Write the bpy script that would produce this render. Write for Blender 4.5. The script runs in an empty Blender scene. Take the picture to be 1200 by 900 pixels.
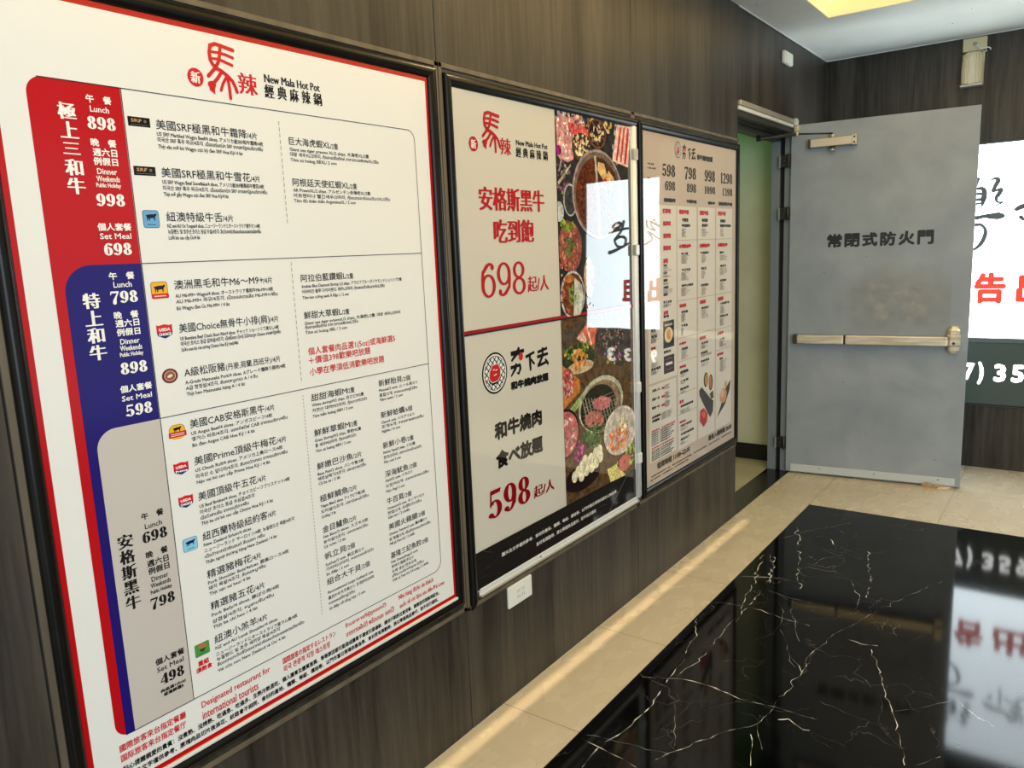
import bpy, bmesh, math, random
from mathutils import Vector, Matrix

# ------------------------------------------------------------------ camera, light, exposure
scn = bpy.context.scene
COL = scn.collection
PI = math.pi

cam = bpy.data.cameras.new('camera')
cam.sensor_fit = 'HORIZONTAL'
cam.sensor_width = 36.0
cam.lens = 905.35 / 1200 * 36.0
cam.clip_start = 0.02
cam_o = bpy.data.objects.new('camera', cam)
COL.objects.link(cam_o)
_r = Vector((0.8063539, 0.5899741, -0.0415207))
_d = Vector((0.0657836, -0.1592354, -0.9850465))
_f = Vector((-0.5877635, 0.7915647, -0.1672107))
m3 = Matrix((_r, -_d, -_f)).transposed()
cam_o.matrix_world = Matrix.Translation((1.48583, 0, 1.5)) @ m3.to_4x4()
scn.camera = cam_o

scn.view_settings.view_transform = 'Standard'
scn.view_settings.look = 'None'
scn.view_settings.gamma = 1
scn.view_settings.use_curve_mapping = False
scn.view_settings.exposure = 0.0

world = bpy.data.worlds.new('world')
scn.world = world
world.use_nodes = True
bg = world.node_tree.nodes['Background']
bg.inputs[0].default_value = (0.78, 0.91, 1.0, 1)
bg.inputs[1].default_value = 0.78


def area(name, loc, size, power, color, direction=(0, 0, -1), spread=180, size_y=None):
    l = bpy.data.lights.new(name, 'AREA')
    l.energy = power
    l.color = color
    l.size = size
    if size_y:
        l.shape = 'RECTANGLE'
        l.size_y = size_y
    l.spread = math.radians(spread)
    o = bpy.data.objects.new(name, l)
    COL.objects.link(o)
    o.location = loc
    o.rotation_euler = Vector(direction).to_track_quat('-Z', 'Y').to_euler()
    return o


H = 2.6764          # ceiling height
D = 5.6874          # back wall
WE = 4.04           # end of the poster wall, start of the doorway
DE = 5.03           # far jamb of the doorway

WARM = (1.0, 0.87, 0.69)
area('downlight', (1.05, 0.55, H - 0.03), 0.45, 4.8, WARM)
area('downlight', (0.17, 2.40, H - 0.02), 0.14, 4.0, (1.0, 0.72, 0.36))
area('downlight', (0.70, 2.40, H - 0.03), 0.30, 1.6, WARM)
area('downlight', (0.85, 3.6, H - 0.03), 0.35, 1.2, WARM)
# unseen slim strip lamp, added to draw a narrow warm line on the floor
ww = area('added_strip_lamp', (0.058, 2.0, H - 0.01), 0.012, 0.36, (1.0, 0.76, 0.44), spread=1.5, size_y=4.0)
ww.rotation_euler.z -= math.radians(0.55)
# daylight from the open street side, behind and to the right of the photographer
area('daylight', (4.4, -1.2, 1.7), 2.6, 135, (0.82, 0.92, 1.0), direction=(-0.62, 0.75, 0.12))

# ------------------------------------------------------------------ materials
def lin(c):
    return tuple((x / 255 / 12.92) if x / 255 <= 0.04045 else ((x / 255 + 0.055) / 1.055) ** 2.4 for x in c) + (1,)


def mat(name, rgb, rough=0.5, metal=0.0, spec=0.5, emit=None, es=0.0):
    m = bpy.data.materials.new(name)
    m.use_nodes = True
    b = m.node_tree.nodes['Principled BSDF']
    b.inputs['Base Color'].default_value = lin(rgb)
    b.inputs['Roughness'].default_value = rough
    b.inputs['Metallic'].default_value = metal
    b.inputs['Specular IOR Level'].default_value = spec
    if emit:
        b.inputs['Emission Color'].default_value = emit + (1,) if len(emit) == 3 else emit
        b.inputs['Emission Strength'].default_value = es
    return m


def nodes(m):
    nt = m.node_tree
    return nt, nt.nodes, nt.links, nt.nodes['Principled BSDF']


def noise_color(m, a, b, scale=(1, 1, 1), nscale=5, detail=6, lo=0.3, hi=0.7, bump=0.0, rough=None, dist=0.0):
    """Base colour runs between two tones of the same material along object-space noise."""
    nt, N, L, P = nodes(m)
    tc = N.new('ShaderNodeTexCoord')
    mp = N.new('ShaderNodeMapping')
    mp.inputs['Scale'].default_value = scale
    nz = N.new('ShaderNodeTexNoise')
    nz.inputs['Scale'].default_value = nscale
    nz.inputs['Detail'].default_value = detail
    nz.inputs['Distortion'].default_value = dist
    rp = N.new('ShaderNodeValToRGB')
    rp.color_ramp.elements[0].position = lo
    rp.color_ramp.elements[1].position = hi
    rp.color_ramp.elements[0].color = lin(a)
    rp.color_ramp.elements[1].color = lin(b)
    L.new(tc.outputs['Object'], mp.inputs[0])
    L.new(mp.outputs[0], nz.inputs[0])
    L.new(nz.outputs[0], rp.inputs[0])
    L.new(rp.outputs[0], P.inputs['Base Color'])
    if bump:
        bp = N.new('ShaderNodeBump')
        bp.inputs['Strength'].default_value = bump
        bp.inputs['Distance'].default_value = 0.002
        L.new(nz.outputs[0], bp.inputs['Height'])
        L.new(bp.outputs[0], P.inputs['Normal'])
    if rough:
        mr = N.new('ShaderNodeMapRange')
        mr.inputs['To Min'].default_value, mr.inputs['To Max'].default_value = rough
        L.new(nz.outputs[0], mr.inputs[0])
        L.new(mr.outputs[0], P.inputs['Roughness'])
    return rp


def wood(name, dark, light):
    """Vertical-grain laminate: broad stripes and fine pores, both stretched along z."""
    m = mat(name, dark, 0.42, spec=0.35)
    nt, N, L, P = nodes(m)
    tc = N.new('ShaderNodeTexCoord')
    outs = []
    for sc, ns, dt in (((1, 1, 0.03), 9, 5), ((1, 1, 0.06), 60, 4), ((1, 1, 0.5), 2.0, 2)):
        mp = N.new('ShaderNodeMapping')
        mp.inputs['Scale'].default_value = sc
        nz = N.new('ShaderNodeTexNoise')
        nz.inputs['Scale'].default_value = ns
        nz.inputs['Detail'].default_value = dt
        nz.inputs['Distortion'].default_value = 0.3
        L.new(tc.outputs['Object'], mp.inputs[0])
        L.new(mp.outputs[0], nz.inputs[0])
        outs.append(nz)
    a = N.new('ShaderNodeMath'); a.operation = 'MULTIPLY'; a.inputs[1].default_value = 0.55
    b = N.new('ShaderNodeMath'); b.operation = 'MULTIPLY_ADD'; b.inputs[1].default_value = 0.35
    c = N.new('ShaderNodeMath'); c.operation = 'MULTIPLY_ADD'; c.inputs[1].default_value = 0.12
    L.new(outs[0].outputs[0], a.inputs[0])
    L.new(outs[1].outputs[0], b.inputs[0]); L.new(a.outputs[0], b.inputs[2])
    L.new(outs[2].outputs[0], c.inputs[0]); L.new(b.outputs[0], c.inputs[2])
    rp = N.new('ShaderNodeValToRGB')
    rp.color_ramp.elements[0].position = 0.36
    rp.color_ramp.elements[1].position = 0.68
    rp.color_ramp.elements[0].color = lin(dark)
    rp.color_ramp.elements[1].color = lin(light)
    L.new(c.outputs[0], rp.inputs[0])
    L.new(rp.outputs[0], P.inputs['Base Color'])
    bp = N.new('ShaderNodeBump'); bp.inputs['Strength'].default_value = 0.15; bp.inputs['Distance'].default_value = 0.001
    L.new(outs[1].outputs[0], bp.inputs['Height']); L.new(bp.outputs[0], P.inputs['Normal'])
    return m


M = {}
M['wood'] = wood('dark_wood_laminate', (25, 22, 20), (76, 70, 61))
M['edge'] = mat('brown_panel_edge', (104, 92, 76), 0.5)
M['seam'] = mat('dark_seam', (14, 12, 10), 0.8)
M['frame'] = mat('bronze_black_frame', (20, 18, 15), 0.27, spec=0.2)
M['silver'] = mat('aluminium', (222, 224, 221), 0.28, metal=0.0, spec=0.8)
M['steel'] = mat('brushed_steel', (212, 200, 172), 0.3, metal=0.45)
M['closer'] = mat('closer_silver', (196, 190, 176), 0.38, metal=0.6)
M['zinc'] = mat('white_aluminium', (196, 202, 204), 0.5, metal=0.2)
M['black'] = mat('black_metal', (16, 16, 16), 0.45)
M['dim'] = mat('dark_grey_metal', (62, 62, 58), 0.45, metal=0.3)
M['plastic'] = mat('white_plastic', (226, 226, 218), 0.35)
M['slot'] = mat('socket_grey', (150, 150, 145), 0.5)
M['cream'] = mat('cream_plastic', (214, 202, 160), 0.45)
M['cardboard'] = mat('cardboard', (206, 168, 124), 0.8)
M['ceiling'] = mat('ceiling_paint', (182, 186, 180), 0.55)
M['trimwhite'] = mat('white_trim', (214, 216, 212), 0.5)
M['doorgrey'] = mat('grey_door_paint', (142, 144, 146), 0.36, spec=0.45)
M['jamb'] = mat('grey_jamb_paint', (120, 128, 136), 0.4)
M['ink'] = mat('black_lettering', (12, 12, 14), 0.4)
M['corridor'] = mat('corridor_cream', (206, 204, 172), 0.6)
M['cove'] = mat('cove_cream', (250, 240, 205), 0.6)
M['covelight'] = mat('cove_led', (255, 230, 150), 0.6, emit=(1.0, 0.68, 0.24), es=1.7)
M['signwhite'] = mat('lightbox_white', (240, 245, 250), 0.4, emit=(0.82, 0.94, 1.0), es=7.0)
M['signgrey'] = mat('lightbox_grey', (72, 84, 78), 0.35)
M['signink'] = mat('lightbox_black', (40, 40, 40), 0.4, emit=(0.06, 0.065, 0.065), es=1.0)
M['signred'] = mat('lightbox_red', (215, 40, 30), 0.4, emit=(0.85, 0.045, 0.02), es=1.2)
M['signletter'] = mat('lightbox_letters', (245, 248, 248), 0.4, emit=(1, 1, 1), es=3.0)
M['signframe'] = mat('lightbox_frame', (96, 106, 104), 0.4, metal=0.2)

noise_color(M['ceiling'], (222, 223, 214), (230, 231, 222), nscale=3, lo=0.35, hi=0.65)
noise_color(M['doorgrey'], (134, 143, 153), (153, 162, 170), nscale=4, lo=0.3, hi=0.72, rough=(0.30, 0.42), dist=0.5)
noise_color(M['corridor'], (196, 194, 164), (212, 210, 178), nscale=3)
noise_color(M['steel'], (198, 184, 154), (232, 222, 200), scale=(1, 1, 12), nscale=6, lo=0.35, hi=0.65)
noise_color(M['cardboard'], (176, 132, 90), (222, 190, 150), nscale=40)
M['cardboardwhite'] = mat('pale_paper_scrap', (238, 210, 184), 0.7)
noise_color(M['frame'], (17, 15, 12), (25, 22, 18), nscale=8)
noise_color(M['edge'], (84, 74, 60), (112, 100, 82), scale=(1, 1, .1), nscale=20)

# pale porcelain tile of the floor border
M['tile'] = mat('beige_tile', (192, 178, 150), 0.24, spec=0.4)
noise_color(M['tile'], (198, 187, 166), (204, 194, 173), scale=(1.6, 0.8, 1), nscale=7, detail=12, lo=0.25, hi=0.75, rough=(0.2, 0.34), dist=0.15)
M['grout'] = mat('tile_joint', (120, 106, 84), 0.8)
M['corridortile'] = mat('corridor_tile', (186, 180, 150), 0.3)
noise_color(M['corridortile'], (176, 168, 138), (196, 188, 160), nscale=4)

# black marble with hairline clouds
M['marble'] = mat('black_marble', (6, 6, 7), 0.065, spec=0.25)
nt, N, L, P = nodes(M['marble'])
tc = N.new('ShaderNodeTexCoord')
nz = N.new('ShaderNodeTexNoise'); nz.inputs['Scale'].default_value = 3.5; nz.inputs['Detail'].default_value = 8
L.new(tc.outputs['Object'], nz.inputs[0])
mx = N.new('ShaderNodeVectorMath'); mx.operation = 'MULTIPLY_ADD'; mx.inputs[1].default_value = (0.55, 0.55, 0)
L.new(nz.outputs['Color'], mx.inputs[0]); L.new(tc.outputs['Object'], mx.inputs[2])
vo = N.new('ShaderNodeTexVoronoi'); vo.feature = 'DISTANCE_TO_EDGE'; vo.inputs['Scale'].default_value = 5.2
L.new(mx.outputs[0], vo.inputs[0])
r1 = N.new('ShaderNodeValToRGB'); r1.color_ramp.elements[0].color = (0.10, 0.10, 0.10, 1); r1.color_ramp.elements[1].color = (0, 0, 0, 1); r1.color_ramp.elements[1].position = 0.007
L.new(vo.outputs['Distance'], r1.inputs[0])
n2 = N.new('ShaderNodeTexNoise'); n2.inputs['Scale'].default_value = 4.0; n2.inputs['Detail'].default_value = 3
L.new(tc.outputs['Object'], n2.inputs[0])
r2 = N.new('ShaderNodeValToRGB'); r2.color_ramp.elements[0].position = 0.46; r2.color_ramp.elements[1].position = 0.62
L.new(n2.outputs[0], r2.inputs[0])
mu = N.new('ShaderNodeMixRGB'); mu.blend_type = 'MULTIPLY'; mu.inputs[0].default_value = 1
L.new(r1.outputs[0], mu.inputs[1]); L.new(r2.outputs[0], mu.inputs[2])
ad = N.new('ShaderNodeMixRGB'); ad.blend_type = 'ADD'; ad.inputs[0].default_value = 1; ad.inputs[2].default_value = (0.0016, 0.0016, 0.0019, 1)
L.new(mu.outputs[0], ad.inputs[1]); L.new(ad.outputs[0], P.inputs['Base Color'])
M['vein'] = mat('marble_vein', (225, 225, 220), 0.07, spec=0.3)
M['veinfaint'] = mat('marble_vein_faint', (140, 142, 142), 0.07, spec=0.3)
M['threshold'] = mat('black_threshold', (14, 15, 15), 0.2)

# printed, film-covered sheets: every ink shares one gloss so the film reads as continuous
INKS = {}
WRINKLE = 0.05


def ink(rgb, rough=0.02, spec=0.9, grp=''):
    key = (rgb, grp)
    if key in INKS:
        return INKS[key]
    if grp == 'a':          # the big menu is a duller vinyl than the two film-covered posters
        rough, spec = 0.14, 0.35
    m = mat('print_%02x%02x%02x%s' % (rgb + (grp,)), rgb, rough, spec=spec)
    nt, N, L, P = nodes(m)
    ge = N.new('ShaderNodeNewGeometry')
    mp = N.new('ShaderNodeMapping'); mp.inputs['Scale'].default_value = (1, 1.0, 0.7)
    nz = N.new('ShaderNodeTexNoise'); nz.inputs['Scale'].default_value = 3.2; nz.inputs['Detail'].default_value = 1
    bp = N.new('ShaderNodeBump'); bp.inputs['Strength'].default_value = WRINKLE; bp.inputs['Distance'].default_value = 0.02
    L.new(ge.outputs['Position'], mp.inputs[0]); L.new(mp.outputs[0], nz.inputs[0])
    L.new(nz.outputs[0], bp.inputs['Height']); L.new(bp.outputs[0], P.inputs['Normal'])
    if grp == 'p':          # photographic ink: mottled tone within every patch
        tone = None
        for sc, lo, hi in ((38, 0.55, 1.35), (120, 0.7, 1.3)):
            n2 = N.new('ShaderNodeTexNoise'); n2.inputs['Scale'].default_value = sc; n2.inputs['Detail'].default_value = 3
            L.new(ge.outputs['Position'], n2.inputs[0])
            mr = N.new('ShaderNodeMapRange')
            mr.inputs['From Min'].default_value = 0.3; mr.inputs['From Max'].default_value = 0.7
            mr.inputs['To Min'].default_value = lo; mr.inputs['To Max'].default_value = hi
            L.new(n2.outputs[0], mr.inputs[0])
            vm = N.new('ShaderNodeVectorMath'); vm.operation = 'SCALE'
            if tone is None:
                vm.inputs[0].default_value = lin(rgb)[:3]
            else:
                L.new(tone.outputs[0], vm.inputs[0])
            L.new(mr.outputs[0], vm.inputs['Scale'])
            tone = vm
        L.new(tone.outputs[0], P.inputs['Base Color'])
    INKS[key] = m
    return m


# ------------------------------------------------------------------ mesh helpers
class MB:
    """Collects shapes into one bmesh and links it as ONE mesh object."""

    def __init__(self):
        self.bm = bmesh.new()
        self.mats = []

    def mi(self, m):
        if m not in self.mats:
            self.mats.append(m)
        return self.mats.index(m)

    def face(self, pts, m, flip=False):
        vs = [self.bm.verts.new(p) for p in pts]
        if flip:
            vs.reverse()
        f = self.bm.faces.new(vs)
        f.material_index = self.mi(m)
        return f

    def box(self, x0, y0, z0, x1, y1, z1, m, bev=0.0, seg=2):
        b = bmesh.new()
        bmesh.ops.create_cube(b, size=1)
        for v in b.verts:
            v.co = Vector(((x0 + x1) / 2 + v.co.x * (x1 - x0), (y0 + y1) / 2 + v.co.y * (y1 - y0), (z0 + z1) / 2 + v.co.z * (z1 - z0)))
        if bev:
            bmesh.ops.bevel(b, geom=b.edges[:], offset=bev, segments=seg, affect='EDGES', profile=0.5)
        self.merge(b, m)

    def merge(self, b, m, xf=None):
        i = self.mi(m)
        if xf is not None:
            bmesh.ops.transform(b, matrix=xf, verts=b.verts)
        mp = {v: self.bm.verts.new(v.co) for v in b.verts}
        for f in b.faces:
            try:
                nf = self.bm.faces.new([mp[v] for v in f.verts])
                nf.material_index = i
                nf.smooth = f.smooth
            except ValueError:
                pass
        b.free()

    def cyl(self, p0, p1, r, m, n=16, r2=None, smooth=True):
        p0, p1 = Vector(p0), Vector(p1)
        b = bmesh.new()
        bmesh.ops.create_cone(b, cap_ends=True, segments=n, radius1=r, radius2=r if r2 is None else r2, depth=(p1 - p0).length)
        for f in b.faces:
            f.smooth = smooth and len(f.verts) == 4
        q = (p1 - p0).to_track_quat('Z', 'Y').to_matrix().to_4x4()
        self.merge(b, m, Matrix.Translation((p0 + p1) / 2) @ q)

    def sphere(self, c, r, m, sc=(1, 1, 1), n=12):
        b = bmesh.new()
        bmesh.ops.create_uvsphere(b, u_segments=n, v_segments=n // 2 + 2, radius=r)
        for f in b.faces:
            f.smooth = True
        self.merge(b, m, Matrix.Translation(c) @ Matrix.Diagonal(sc + (1,)))

    def tube(self, pts, r, m, n=8):
        pts = [Vector(p) for p in pts]
        rings = []
        for i, p in enumerate(pts):
            t = (pts[min(i + 1, len(pts) - 1)] - pts[max(i - 1, 0)]).normalized()
            q = t.to_track_quat('Z', 'Y')
            rr = r[i] if isinstance(r, (list, tuple)) else r
            rings.append([self.bm.verts.new(p + q @ Vector((rr * math.cos(2 * PI * k / n), rr * math.sin(2 * PI * k / n), 0))) for k in range(n)])
        i = self.mi(m)
        for a, b in zip(rings, rings[1:]):
            for k in range(n):
                f = self.bm.faces.new((a[k], a[(k + 1) % n], b[(k + 1) % n], b[k]))
                f.smooth = True
                f.material_index = i
        for c, rev in ((rings[0], True), (rings[-1], False)):
            f = self.bm.faces.new(c[::-1] if rev else c)
            f.material_index = i

    def build(self, name, parent=None):
        bmesh.ops.recalc_face_normals(self.bm, faces=self.bm.faces) if getattr(self, 'recalc', True) else None
        me = bpy.data.meshes.new(name)
        self.bm.to_mesh(me)
        self.bm.free()
        for m in self.mats:
            me.materials.append(m)
        o = bpy.data.objects.new(name, me)
        COL.objects.link(o)
        if parent:
            o.parent = parent
        return o


def tag(o, label, cat, group=None):
    o['label'] = label
    o['category'] = cat
    if group:
        o['group'] = group
    return o


def thing(name, label, cat, loc=(0, 0, 0)):
    o = bpy.data.objects.new(name, None)
    o.empty_display_size = 0.1
    COL.objects.link(o)
    o.location = loc
    return tag(o, label, cat)


def rebase(root, loc):
    """Puts the Empty at the thing's base while its parts stay where they were modelled."""
    root.location = loc
    for c in root.children:
        c.location = c.location - Vector(loc)


def structure(o):
    o['kind'] = 'structure'
    return o


# ------------------------------------------------------------------ text and flat print helpers
_TXT = {}


def bake_texts(strings):
    """Turns every distinct string into a flat triangle list once."""
    tmp = []
    for s in dict.fromkeys(strings):
        c = bpy.data.curves.new('t', 'FONT')
        c.body = s
        c.resolution_u = 2
        o = bpy.data.objects.new('t', c)
        COL.objects.link(o)
        tmp.append((s, o, c))
    bpy.context.view_layer.update()
    dg = bpy.context.evaluated_depsgraph_get()
    for s, o, c in tmp:
        ev = o.evaluated_get(dg)
        me = ev.to_mesh()
        vs = [(v.co.x, v.co.y) for v in me.vertices]
        fs = [tuple(p.vertices) for p in me.polygons]
        ev.to_mesh_clear()
        _TXT[s] = (vs, fs)
    for s, o, c in tmp:
        bpy.data.objects.remove(o)
        bpy.data.curves.remove(c)


class Flat:
    """Flat print on a plane: (a, z) plane coordinates -> world through fn(a, z, height)."""

    def __init__(self, fn):
        self.fn = fn
        self.v = []
        self.f = []
        self.mi = []
        self.mats = []
        self.auto = True
        self.k = 0

    def lift(self, h):
        # overlapping inks sit a few microns apart so that no two faces share one plane
        if not self.auto:
            return h
        self.k = (self.k + 1) % 36
        return h + self.k * 5e-6

    def mid(self, m):
        if m not in self.mats:
            self.mats.append(m)
        return self.mats.index(m)

    def poly(self, pts, m, h):
        n = len(self.v)
        h = self.lift(h)
        self.v += [self.fn(a, z, h) for a, z in pts]
        self.f.append(tuple(range(n, n + len(pts))))
        self.mi.append(self.mid(m))

    def rect(self, a0, z0, a1, z1, m, h):
        self.poly([(a0, z0), (a1, z0), (a1, z1), (a0, z1)], m, h)

    def ell(self, a, z, ra, rz, m, h, n=28, t0=0, t1=2 * PI, rot=0):
        c, s = math.cos(rot), math.sin(rot)
        pts = []
        for k in range(n):
            t = t0 + (t1 - t0) * k / n
            x, y = ra * math.cos(t), rz * math.sin(t)
            pts.append((a + x * c - y * s, z + x * s + y * c))
        self.poly(pts, m, h)

    def rrect(self, a0, z0, a1, z1, r, m, h, corners=(1, 1, 1, 1), n=8):
        """corners: lower-left, lower-right, upper-right, upper-left"""
        pts = []
        for (cx, cz, t0, on) in ((a0, z0, PI, corners[0]), (a1, z0, 1.5 * PI, corners[1]), (a1, z1, 0, corners[2]), (a0, z1, 0.5 * PI, corners[3])):
            if not on:
                pts.append((cx, cz))
                continue
            ox = cx + (r if cx == a0 else -r)
            oz = cz + (r if cz == z0 else -r)
            for k in range(n + 1):
                t = t0 + 0.5 * PI * k / n
                pts.append((ox + r * math.cos(t), oz + r * math.sin(t)))
        self.poly(pts, m, h)

    def stroke(self, pts, w, m, h, caps=True):
        """Polyline of constant or per-point width with round ends."""
        ws = w if isinstance(w, (list, tuple)) else [w] * len(pts)
        L, R = [], []
        for i, p in enumerate(pts):
            a = Vector(pts[max(i - 1, 0)]); b = Vector(pts[min(i + 1, len(pts) - 1)])
            t = (b - a)
            t = t.normalized() if t.length > 1e-9 else Vector((1, 0))
            nrm = Vector((-t.y, t.x)) * ws[i] / 2
            L.append((p[0] + nrm.x, p[1] + nrm.y)); R.append((p[0] - nrm.x, p[1] - nrm.y))
        for i in range(len(pts) - 1):
            self.poly([L[i], L[i + 1], R[i + 1], R[i]], m, h)
        if caps:
            for i in range(len(pts)):
                self.ell(pts[i][0], pts[i][1], ws[i] / 2, ws[i] / 2, m, h, n=10)

    def glyphs(self, s, m, h, place, shifts=((0, 0),)):
        vs, fs = _TXT[s]
        k = self.mid(m)
        for j, (dx, dz) in enumerate(shifts):
            n = len(self.v)
            hk = self.lift(h)
            for x, y in vs:
                a, z = place(x, y)
                self.v.append(self.fn(a + dx, z + dz, hk))
            self.f += [tuple(n + q for q in f) for f in fs]
            self.mi += [k] * len(fs)

    def text_box(self, s, a0, z0, a1, z1, m, h, bold=0.0, serif=0.0):
        """Text whose ink box is exactly (a0, z0)-(a1, z1)."""
        if s not in _TXT:
            bake_texts([s])
        vs = _TXT[s][0]
        x0 = min(v[0] for v in vs); x1 = max(v[0] for v in vs)
        y0 = min(v[1] for v in vs); y1 = max(v[1] for v in vs)
        g = bold + serif
        sx = (a1 - a0 - g) / max(1e-6, x1 - x0); sz = (z1 - z0 - bold) / max(1e-6, y1 - y0)
        sh = self.shifts(bold, serif)
        self.glyphs(s, m, h, lambda x, y: (a0 + g / 2 + (x - x0) * sx, z0 + bold / 2 + (y - y0) * sz), sh)

    def text_line(self, s, a0, zb, width, em, m, h, bold=0.0):
        """Text on a baseline with a fixed em height, stretched to the given width."""
        if s not in _TXT:
            bake_texts([s])
        vs = _TXT[s][0]
        x0 = min(v[0] for v in vs); x1 = max(v[0] for v in vs)
        sx = (width - bold) / max(1e-6, x1 - x0)
        self.glyphs(s, m, h, lambda x, y: (a0 + bold / 2 + (x - x0) * sx, zb + y * em), self.shifts(bold, 0))

    @staticmethod
    def shifts(bold, serif):
        if serif:
            return [(k * serif / 4, 0) for k in (-2, -1, 0, 1, 2)]
        if bold:
            q = bold / 2
            if bold < 0.002:
                return [(0, 0), (q, 0), (-q, 0), (0, q), (0, -q)]
            return [(0, 0)] + [(q * r * math.cos(k * PI / 4), q * r * math.sin(k * PI / 4)) for r in (0.5, 1.0) for k in range(8)]
        return [(0, 0)]

    def digits(self, s, a0, z0, a1, z1, m, h, weight=0.40):
        """Old-style high-contrast serif figures, drawn stroke by stroke."""
        adv = {'1': 0.72}
        tot = sum(adv.get(c, 1.0) for c in s)
        cw = (a1 - a0) / tot
        x = a0
        H_ = z1 - z0
        for ch in s:
            w = cw * adv.get(ch, 1.0)
            self._digit(ch, x + w * 0.05, z0, w * 0.90, H_, m, h, weight)
            x += w

    def _ring(self, cx, cz, rx, rz, tx, tz, m, h, t0=0.0, t1=2 * PI, n=28):
        for k in range(n):
            a = t0 + (t1 - t0) * k / n; b = t0 + (t1 - t0) * (k + 1) / n
            o = [(cx + rx * math.cos(t), cz + rz * math.sin(t)) for t in (a, b)]
            i = [(cx + (rx - tx) * math.cos(t), cz + (rz - tz) * math.sin(t)) for t in (b, a)]
            self.poly(o + i, m, h)

    def _digit(self, c, x, z, w, g, m, h, wt):
        T = w * wt            # thick stem
        t = g * 0.07          # hairline
        if c == '8':
            self._ring(x + w / 2, z + g * 0.745, w * 0.44, g * 0.255, T * 0.95, t, m, h)
            self._ring(x + w / 2, z + g * 0.265, w * 0.50, g * 0.265, T, t, m, h)
        elif c == '0':
            self._ring(x + w / 2, z + g / 2, w * 0.5, g * 0.5, T, t, m, h)
        elif c in '69':
            s = 1 if c == '9' else -1
            def P_(px, pz):
                return (px, pz) if s == 1 else (2 * x + w - px, 2 * z + g - pz)
            cz = z + g * 0.66
            if s == 1:
                self._ring(x + w * 0.5, cz, w * 0.5, g * 0.34, T, t, m, h)
            else:
                self._ring(x + w * 0.5, z + g * 0.34, w * 0.5, g * 0.34, T, t, m, h)
            pts = [(x + w * (1 - wt / 2), z + g * 0.70), (x + w * (1 - wt / 2), z + g * 0.5), (x + w * (1 - wt * .62), z + g * 0.28), (x + w * 0.60, z + g * 0.10), (x + w * 0.42, z + g * 0.035), (x + w * 0.22, z + g * 0.06)]
            ws = [T * .9, T * .95, T * .85, t * 1.9, t * 1.2, t * 1.2]
            self.stroke([P_(*p) for p in pts], ws, m, h)
            b = P_(x + w * 0.20, z + g * 0.13)
            self.ell(b[0], b[1], T * 0.55, g * 0.085, m, h, n=16)
        elif c == '5':
            self._ring(x + w * 0.44, z + g * 0.32, w * 0.52, g * 0.32, T, t, m, h, t0=-0.80 * PI, t1=0.80 * PI)
            self.stroke([(x + w * 0.13, z + g * 0.45), (x + w * 0.17, z + g * 0.95)], t * 1.2, m, h)
            self.poly([(x + w * 0.13, z + g * 0.84), (x + w * 0.85, z + g * 0.86), (x + w * 0.92, z + g), (x + w * 0.15, z + g)], m, h)
            self.ell(x + w * 0.13, z + g * 0.14, T * 0.55, g * 0.085, m, h, n=16)
        elif c == '7':
            self.poly([(x + w * .04, z + g * 0.84), (x + w, z + g * 0.84), (x + w, z + g), (x + w * .08, z + g)], m, h)
            self.poly([(x + w * .0, z + g * 0.70), (x + w * .07, z + g * 0.70), (x + w * .16, z + g * .9), (x + w * .05, z + g)], m, h)
            self.stroke([(x + w * 0.92, z + g * 0.9), (x + w * 0.62, z + g * 0.52), (x + w * 0.46, z + g * 0.24), (x + w * 0.42, z + g * 0.06)], [t * 1.2, T * .55, T * 0.95, T * 1.1], m, h)
        elif c == '4':
            self.rect(x + w * (0.72 - wt / 2), z, x + w * (0.72 + wt / 2), z + g, m, h)
            self.stroke([(x + w * 0.66, z + g * 0.96), (x + w * 0.04, z + g * 0.30)], t * 1.3, m, h)
            self.rect(x, z + g * 0.24, x + w, z + g * 0.33, m, h)
            self.rect(x + w * 0.42, z, x + w, z + t, m, h)
        elif c == '1':
            self.rect(x + w * (0.55 - wt * .6), z, x + w * (0.55 + wt * .6), z + g, m, h)
            self.rect(x + w * .1, z, x + w, z + t, m, h)
            self.poly([(x + w * 0.1, z + g * 0.86), (x + w * 0.5, z + g * 0.88), (x + w * 0.55, z + g)], m, h)
        elif c == '2':
            self._ring(x + w * 0.5, z + g * 0.72, w * 0.46, g * 0.28, T, t, m, h, t0=-0.15 * PI, t1=0.95 * PI)
            self.stroke([(x + w * 0.80, z + g * 0.64), (x + w * 0.45, z + g * 0.34), (x + w * 0.10, z + g * 0.08)], [T * .8, T * .6, t * 1.3], m, h)
            self.rect(x + w * .02, z, x + w, z + g * .13, m, h)
        elif c == '3':
            self._ring(x + w * 0.45, z + g * 0.74, w * 0.42, g * 0.26, T, t, m, h, t0=-0.55 * PI, t1=0.85 * PI)
            self._ring(x + w * 0.45, z + g * 0.27, w * 0.50, g * 0.27, T, t, m, h, t0=-0.85 * PI, t1=0.55 * PI)

    def build(self, name, parent=None):
        me = bpy.data.meshes.new(name)
        me.from_pydata(self.v, [], self.f)
        for m in self.mats:
            me.materials.append(m)
        me.polygons.foreach_set('material_index', self.mi)
        me.update()
        o = bpy.data.objects.new(name, me)
        COL.objects.link(o)
        if parent:
            o.parent = parent
        return o


def on_left(a, z, h):      # plane of the poster wall, facing +x
    return (0.004 + h, a, z)


def on_back(a, z, h):      # plane of the back wall, facing -y
    return (a, D - 0.012 - h, z)

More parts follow.
